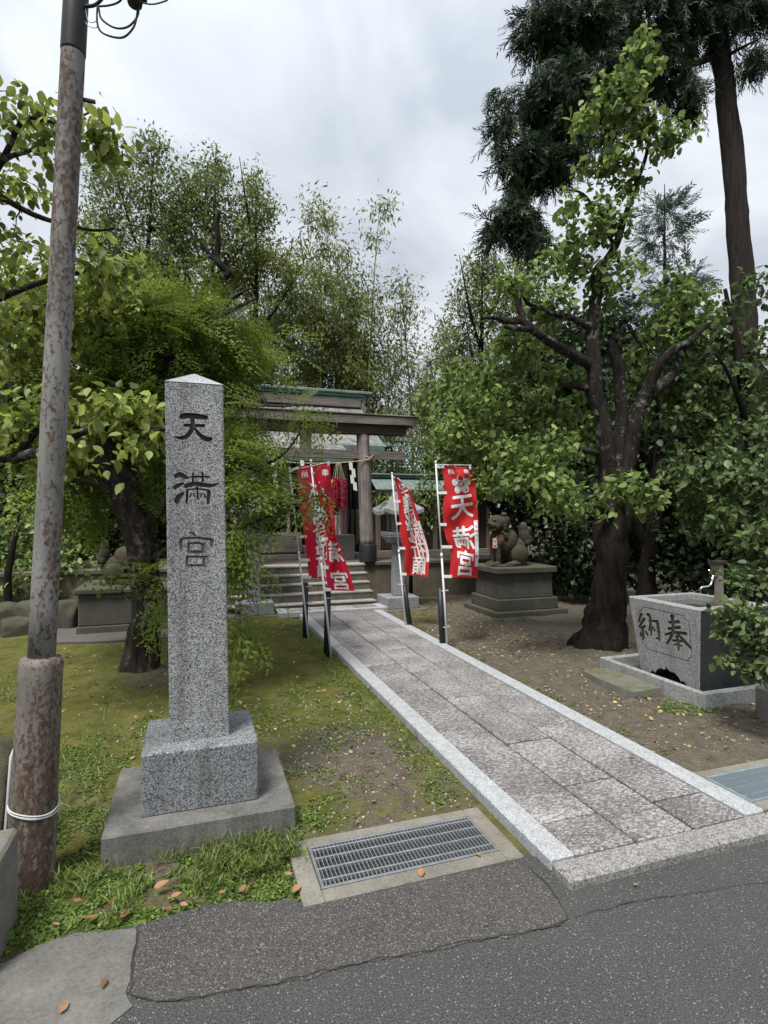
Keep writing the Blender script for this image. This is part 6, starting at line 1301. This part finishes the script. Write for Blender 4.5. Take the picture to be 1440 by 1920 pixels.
# --- wooded backdrop far behind
k = 0
for px, py, d, rx, ry in ((60, 800, 24, 200, 160), (260, 850, 25, 170, 130), (470, 840, 26, 170, 110), (640, 850, 27, 130, 90), (990, 800, 22, 150, 120), (1180, 780, 20, 160, 160), (1360, 820, 18, 160, 200), (1080, 650, 21, 120, 80)):
    evergreen('backdrop_tree', ['broad dark tree in the woods at the far left', 'broad dark tree in the woods behind the conifer', 'dark tree filling the gaps behind the bamboo grove', 'low dark tree behind the shrine roof', 'dark tree behind the garden tree on the right', 'dark tree in the woods behind the flaring trunk', 'dark tree in the woods at the far right', 'tall tree glimpsed behind the spreading limbs'][k], tuple(P(px, 1000, d))[:2],
              [[(*P(px, 1000, d)[:2], -.1, .3), (*P(px, 1000, d)[:2], 2, .25), (*P(px, py - ry * .6, d), .06)]], [(px, py, d, rx, ry, 2.2), (px - rx * .4, py + ry * .6, d - 1, rx * .6, ry * .6, 1.5), (px + rx * .4, py + ry * .6, d - 1, rx * .6, ry * .6, 1.5)], 2.6, 34, .26, 'leaf_dark' if k % 2 else 'leaf_evergreen', 200 + k, .35, group='woods behind the shrine'); k += 1

# ------------------------------------------------------------------ weeds, grass, litter, fallen leaves
def ground_leaves(name, label, cat, mat, pos, size, tmpl=LEAF_BROAD, upright=.25, seed=5, width=1.0):
    g = np.random.default_rng(seed); n = len(pos); z = np.array([hground(x, y) for x, y in pos]); th = g.uniform(0, 6.28, n)
    sz = g.uniform(.6, 1.3, n) * size; p = np.stack([pos[:, 0], pos[:, 1], z + g.uniform(.0, 1, n) * sz * .8 * min(1, upright * 2 + .1)], -1)
    dr = np.stack([np.cos(th), np.sin(th), g.normal(upright, .35, n)], -1); up = unit(np.array([0, 0, 1.0]) + g.normal(0, .35, (n, 3)))
    V, F, T = scatter(tmpl, p, dr, up, sz, sz * width, np.clip(g.normal(.5, .25, n), 0, 1)); o = link(name, npmesh(name, V, F, T), None, mat); tag(o, label, cat, kind='stuff'); return o
def clump(g, n, x0, x1, y0, y1, f=6, thr=.0, seed=1):
    out_ = []
    while len(out_) < n:
        x, y = g.uniform(x0, x1), g.uniform(y0, y1)
        if nz(x, y, f, seed) + .5 * nz(x, y, f * 3.1, seed) > thr: out_.append((x, y))
    return np.array(out_)
g = np.random.default_rng(9)
pts = np.concatenate([clump(g, 11000, -.75, .42, 2.42, 2.86, 7, -.25, 2), clump(g, 1800, .30, .52, 2.60, 2.95, 7, -.3, 3), clump(g, 6500, -1.0, -.40, 2.75, 4.6, 5, -.15, 4), clump(g, 900, -.3, .5, 2.36, 2.5, 9, .0, 5), clump(g, 500, .5, .75, 2.78, 3.2, 6, 0, 5)])
keep = ~((pts[:, 0] > -.42) & (pts[:, 0] < .50) & (pts[:, 1] > 2.85) & (pts[:, 1] < 3.61)); pts = pts[keep]
ground_leaves('ground_weeds', 'low green weeds in front of the pillar base', 'weeds', 'leaf_weed', pts, .0140, LEAF_BROAD, .35, 6)
pts = np.concatenate([clump(g, 2600, 1.28, 1.55, 2.85, 8.3, 6, -.1, 6), clump(g, 1000, 2.9, 3.1, 3.0, 8.0, 6, .05, 7), clump(g, 3600, -.4, 1.4, 2.9, 5.5, 3, .1, 8), clump(g, 800, 3.6, 4.2, 3.5, 4.0, 6, 0.1, 9), clump(g, 500, 4.3, 4.9, 7.2, 7.6, 5, 0, 9)])
ground_leaves('ground_cover', 'small sprigs of ground cover along the path and over the mossy lawn', 'weeds', 'leaf_weed', pts, .017, LEAF_BROAD, .3, 7)
pts = np.concatenate([clump(g, 2200, .0, .5, 2.58, 2.86, 9, -.1, 12), clump(g, 700, 1.36, 1.55, 2.9, 7.5, 7, .1, 13), clump(g, 900, -2.4, -1.3, 5.6, 6.6, 4, .05, 14), clump(g, 1300, -.75, .3, 2.45, 2.85, 8, .0, 15), clump(g, 900, -.95, -.4, 2.8, 4.4, 6, .05, 18), clump(g, 400, -.3, .1, 5.8, 6.3, 8, 0, 16), clump(g, 900, -.7, 1.4, 3.7, 6.0, 4, .2, 17)])
ground_leaves('grass_blades', 'thin grass blades sprouting by the pillar base and lawn', 'grass', 'leaf_grass', pts, .055, (np.array([[0, 0, 0], [.5, .045, .05], [1, 0, -.15], [.5, -.045, .05]]), np.array([[0, 1, 2, 3]])), 1.1, 8)
pts = np.concatenate([clump(g, 700, 2.95, 4.4, 5.5, 9.9, 3, -.2, 21), clump(g, 260, 3.0, 5.0, 3.0, 5.5, 3, -.2, 22), clump(g, 420, -1.8, 1.5, 5.0, 8.8, 2, -.3, 23), clump(g, 160, -.6, 1.5, 3.6, 5, 3, -.2, 24), clump(g, 500, 5.3, 7.5, 8.5, 10.5, 3, -.3, 25)])
ground_leaves('leaf_litter', 'tiny pale yellow fallen leaves strewn over the earth', 'leaf litter', 'leaf_litter', pts, .034, LEAF_BROAD, .08, 9)
pts = np.concatenate([clump(g, 900, 2.92, 5.2, 2.9, 6.5, 2, -.4, 31), clump(g, 600, 2.92, 4.6, 6.5, 9.8, 2, -.4, 32), clump(g, 700, -1.2, 1.5, 3.7, 8.0, 2, -.4, 33), clump(g, 350, .4, 1.5, 2.8, 4.2, 3, -.3, 34)])
ground_leaves('twig_litter', 'tiny broken twigs strewn over the bare earth', 'twigs', 'twig_brown', pts, .07, (np.array([[0, 0, 0], [.5, .03, .02], [1, .06, .0], [.5, -.02, .03]]), np.array([[0, 1, 2, 3]])), .05, 10)
def pebbles(n_, boxes):
    bm = bmesh.new(); bmesh.ops.create_icosphere(bm, subdivisions=1, radius=1); TV = np.array([v.co[:] for v in bm.verts]); TF = np.array([[v.index for v in f.verts] for f in bm.faces]); bm.free()
    p = np.concatenate([clump(g, int(n_ * k), a, b_, c, d, 3, -.3, 40 + k) for k, a, b_, c, d in boxes]); n = len(p); sz = g.uniform(.003, .011, n) ** 1.0; z = np.array([hground(x, y) for x, y in p])
    V = p_ = np.stack([p[:, 0], p[:, 1], z + sz * .2], -1)[:, None, :] + TV[None] * sz[:, None, None] * g.uniform(.6, 1.3, (n, 1, 3)); F = TF[None] + (np.arange(n) * len(TV))[:, None, None]
    o = link('pebbles', npmesh('pebbles', V.reshape(-1, 3), F.reshape(-1, 3), np.repeat(g.uniform(0, 1, n), len(TV)), True), None, 'pebble_grey'); tag(o, 'small grey pebbles scattered over the bare earth', 'pebbles', kind='stuff')
pebbles(550, [(1.2, .4, 1.5, 2.8, 5.0), (1.3, 2.95, 5, 2.9, 6.5), (.5, 2.95, 4.5, 6.5, 9), (.5, -.9, .4, 3.7, 6)])
def deadleaf(seed):
    g = np.random.default_rng(seed); n = 7; vs = []; fs = []; cu_, tw_ = g.uniform(.6, 1.4), g.uniform(-.5, .5)
    for i in range(n):
        u = i / (n - 1); w_ = .30 * math.sin(math.pi * min(1, u * .93 + .05)) ** .8 * (1.1 - .35 * u) + .004
        for j, s in enumerate((-1, -.5, 0, .5, 1)): vs.append((u - .5, s * w_, .16 * cu_ * (u - .45) ** 2 + .32 * abs(s) ** 1.5 * w_ * g.uniform(.6, 1.2) + tw_ * s * w_ * (u - .5)))
    for i in range(n - 1):
        for j in range(4): a = i * 5 + j; fs.append((a, a + 1, a + 6, a + 5))
    o = len(vs); vs += [(-.5, .008, .03), (-.5, -.008, .03), (-.72, 0, .06)]; fs.append((o, o + 1, o + 2))
    me = bpy.data.meshes.new('dead'); me.from_pydata(vs, [], fs); me.polygons.foreach_set('use_smooth', [True] * len(fs)); a = me.attributes.new('tint', 'FLOAT', 'POINT'); a.data.foreach_set('value', [float(g.uniform(.1, 1))] * len(vs)); me.materials.append(MAT['leaf_dead']); return me
DL = [deadleaf(k) for k in range(9)]
def fall(px, py, s, label, grp, z=None, k=None):
    q = G(px, py, z or 0.01); o = link('fallen_leaf', DL[(k if k is not None else rnd.randrange(9))]); o.location = (q.x, q.y, (z if z is not None else max(.006, float(hground(q.x, q.y)) + .006)) + .004)
    o.scale = (s * .7,) * 3; o.rotation_euler = (rnd.uniform(-.25, .25), rnd.uniform(-.25, .25), rnd.uniform(0, 6.28)); tag(o, label, 'leaf', grp)
fall(790, 1637, .085, 'brown dead leaf at the front edge of the left drain grating', None, .014); fall(897, 1604, .05, 'pale dead leaf lying on the left drain grating', None, .014); fall(555, 1668, .075, 'upright tan dead leaf at the left rim of the drain', None, .02); fall(1192, 1660, .04, 'small orange leaf on the asphalt in front of the kerb', None, .006); fall(303, 1660, .085, 'large tan dead leaf lying in the weeds before the pillar base', None, .03); fall(235, 1714, .085, 'orange-brown dead leaf at the edge of the weeds', None, .02); fall(195, 1845, .055, 'rust-coloured leaf on the concrete strip', None, .012); fall(120, 1890, .06, 'pale orange leaf at the bottom of the concrete strip', None, .012); fall(913, 1735, .022, 'tiny red leaf on the dark asphalt patch', None, .008); fall(1186, 1420, .05, 'dark red leaf lying on the right kerb of the path', None, .052); fall(980, 1180, .05, 'yellow leaf on the bare earth near the slab', None); fall(1070, 1262, .055, 'bright yellow leaf on the earth beside the stone slab', None)
for px, py, s in ((330, 1680, .06), (315, 1706, .05), (170, 1722, .07), (145, 1690, .05), (390, 1667, .05), (415, 1675, .045), (455, 1668, .06), (345, 1698, .05), (105, 1735, .045), (540, 1640, .05), (210, 1690, .05)): fall(px, py, s, 'brown fallen leaf among the weeds along the road edge', 'leaves in the roadside weeds', .025)
for px, py, s in ((795, 1416, .045), (820, 1433, .04), (905, 1533, .05), (858, 1508, .04), (722, 1358, .04), (700, 1372, .04), (735, 1467, .045), (700, 1502, .05), (690, 1365, .04), (670, 1540, .03), (600, 1500, .03), (640, 1420, .03), (560, 1566, .05)): fall(px, py, s, 'brown fallen leaf on the earth left of the path', 'leaves left of the path')
for px, py, s in ((1243, 1427, .06), (1302, 1450, .055), (1360, 1402, .045), (1405, 1428, .06), (1430, 1390, .06), (1382, 1497, .045), (1235, 1310, .05), (1275, 1315, .05), (1210, 1320, .04), (1300, 1330, .04), (1340, 1290, .04), (1150, 1330, .04), (1100, 1240, .04), (1180, 1330, .04)): fall(px, py, s, 'orange fallen leaf on the earth right of the path', 'leaves right of the path')
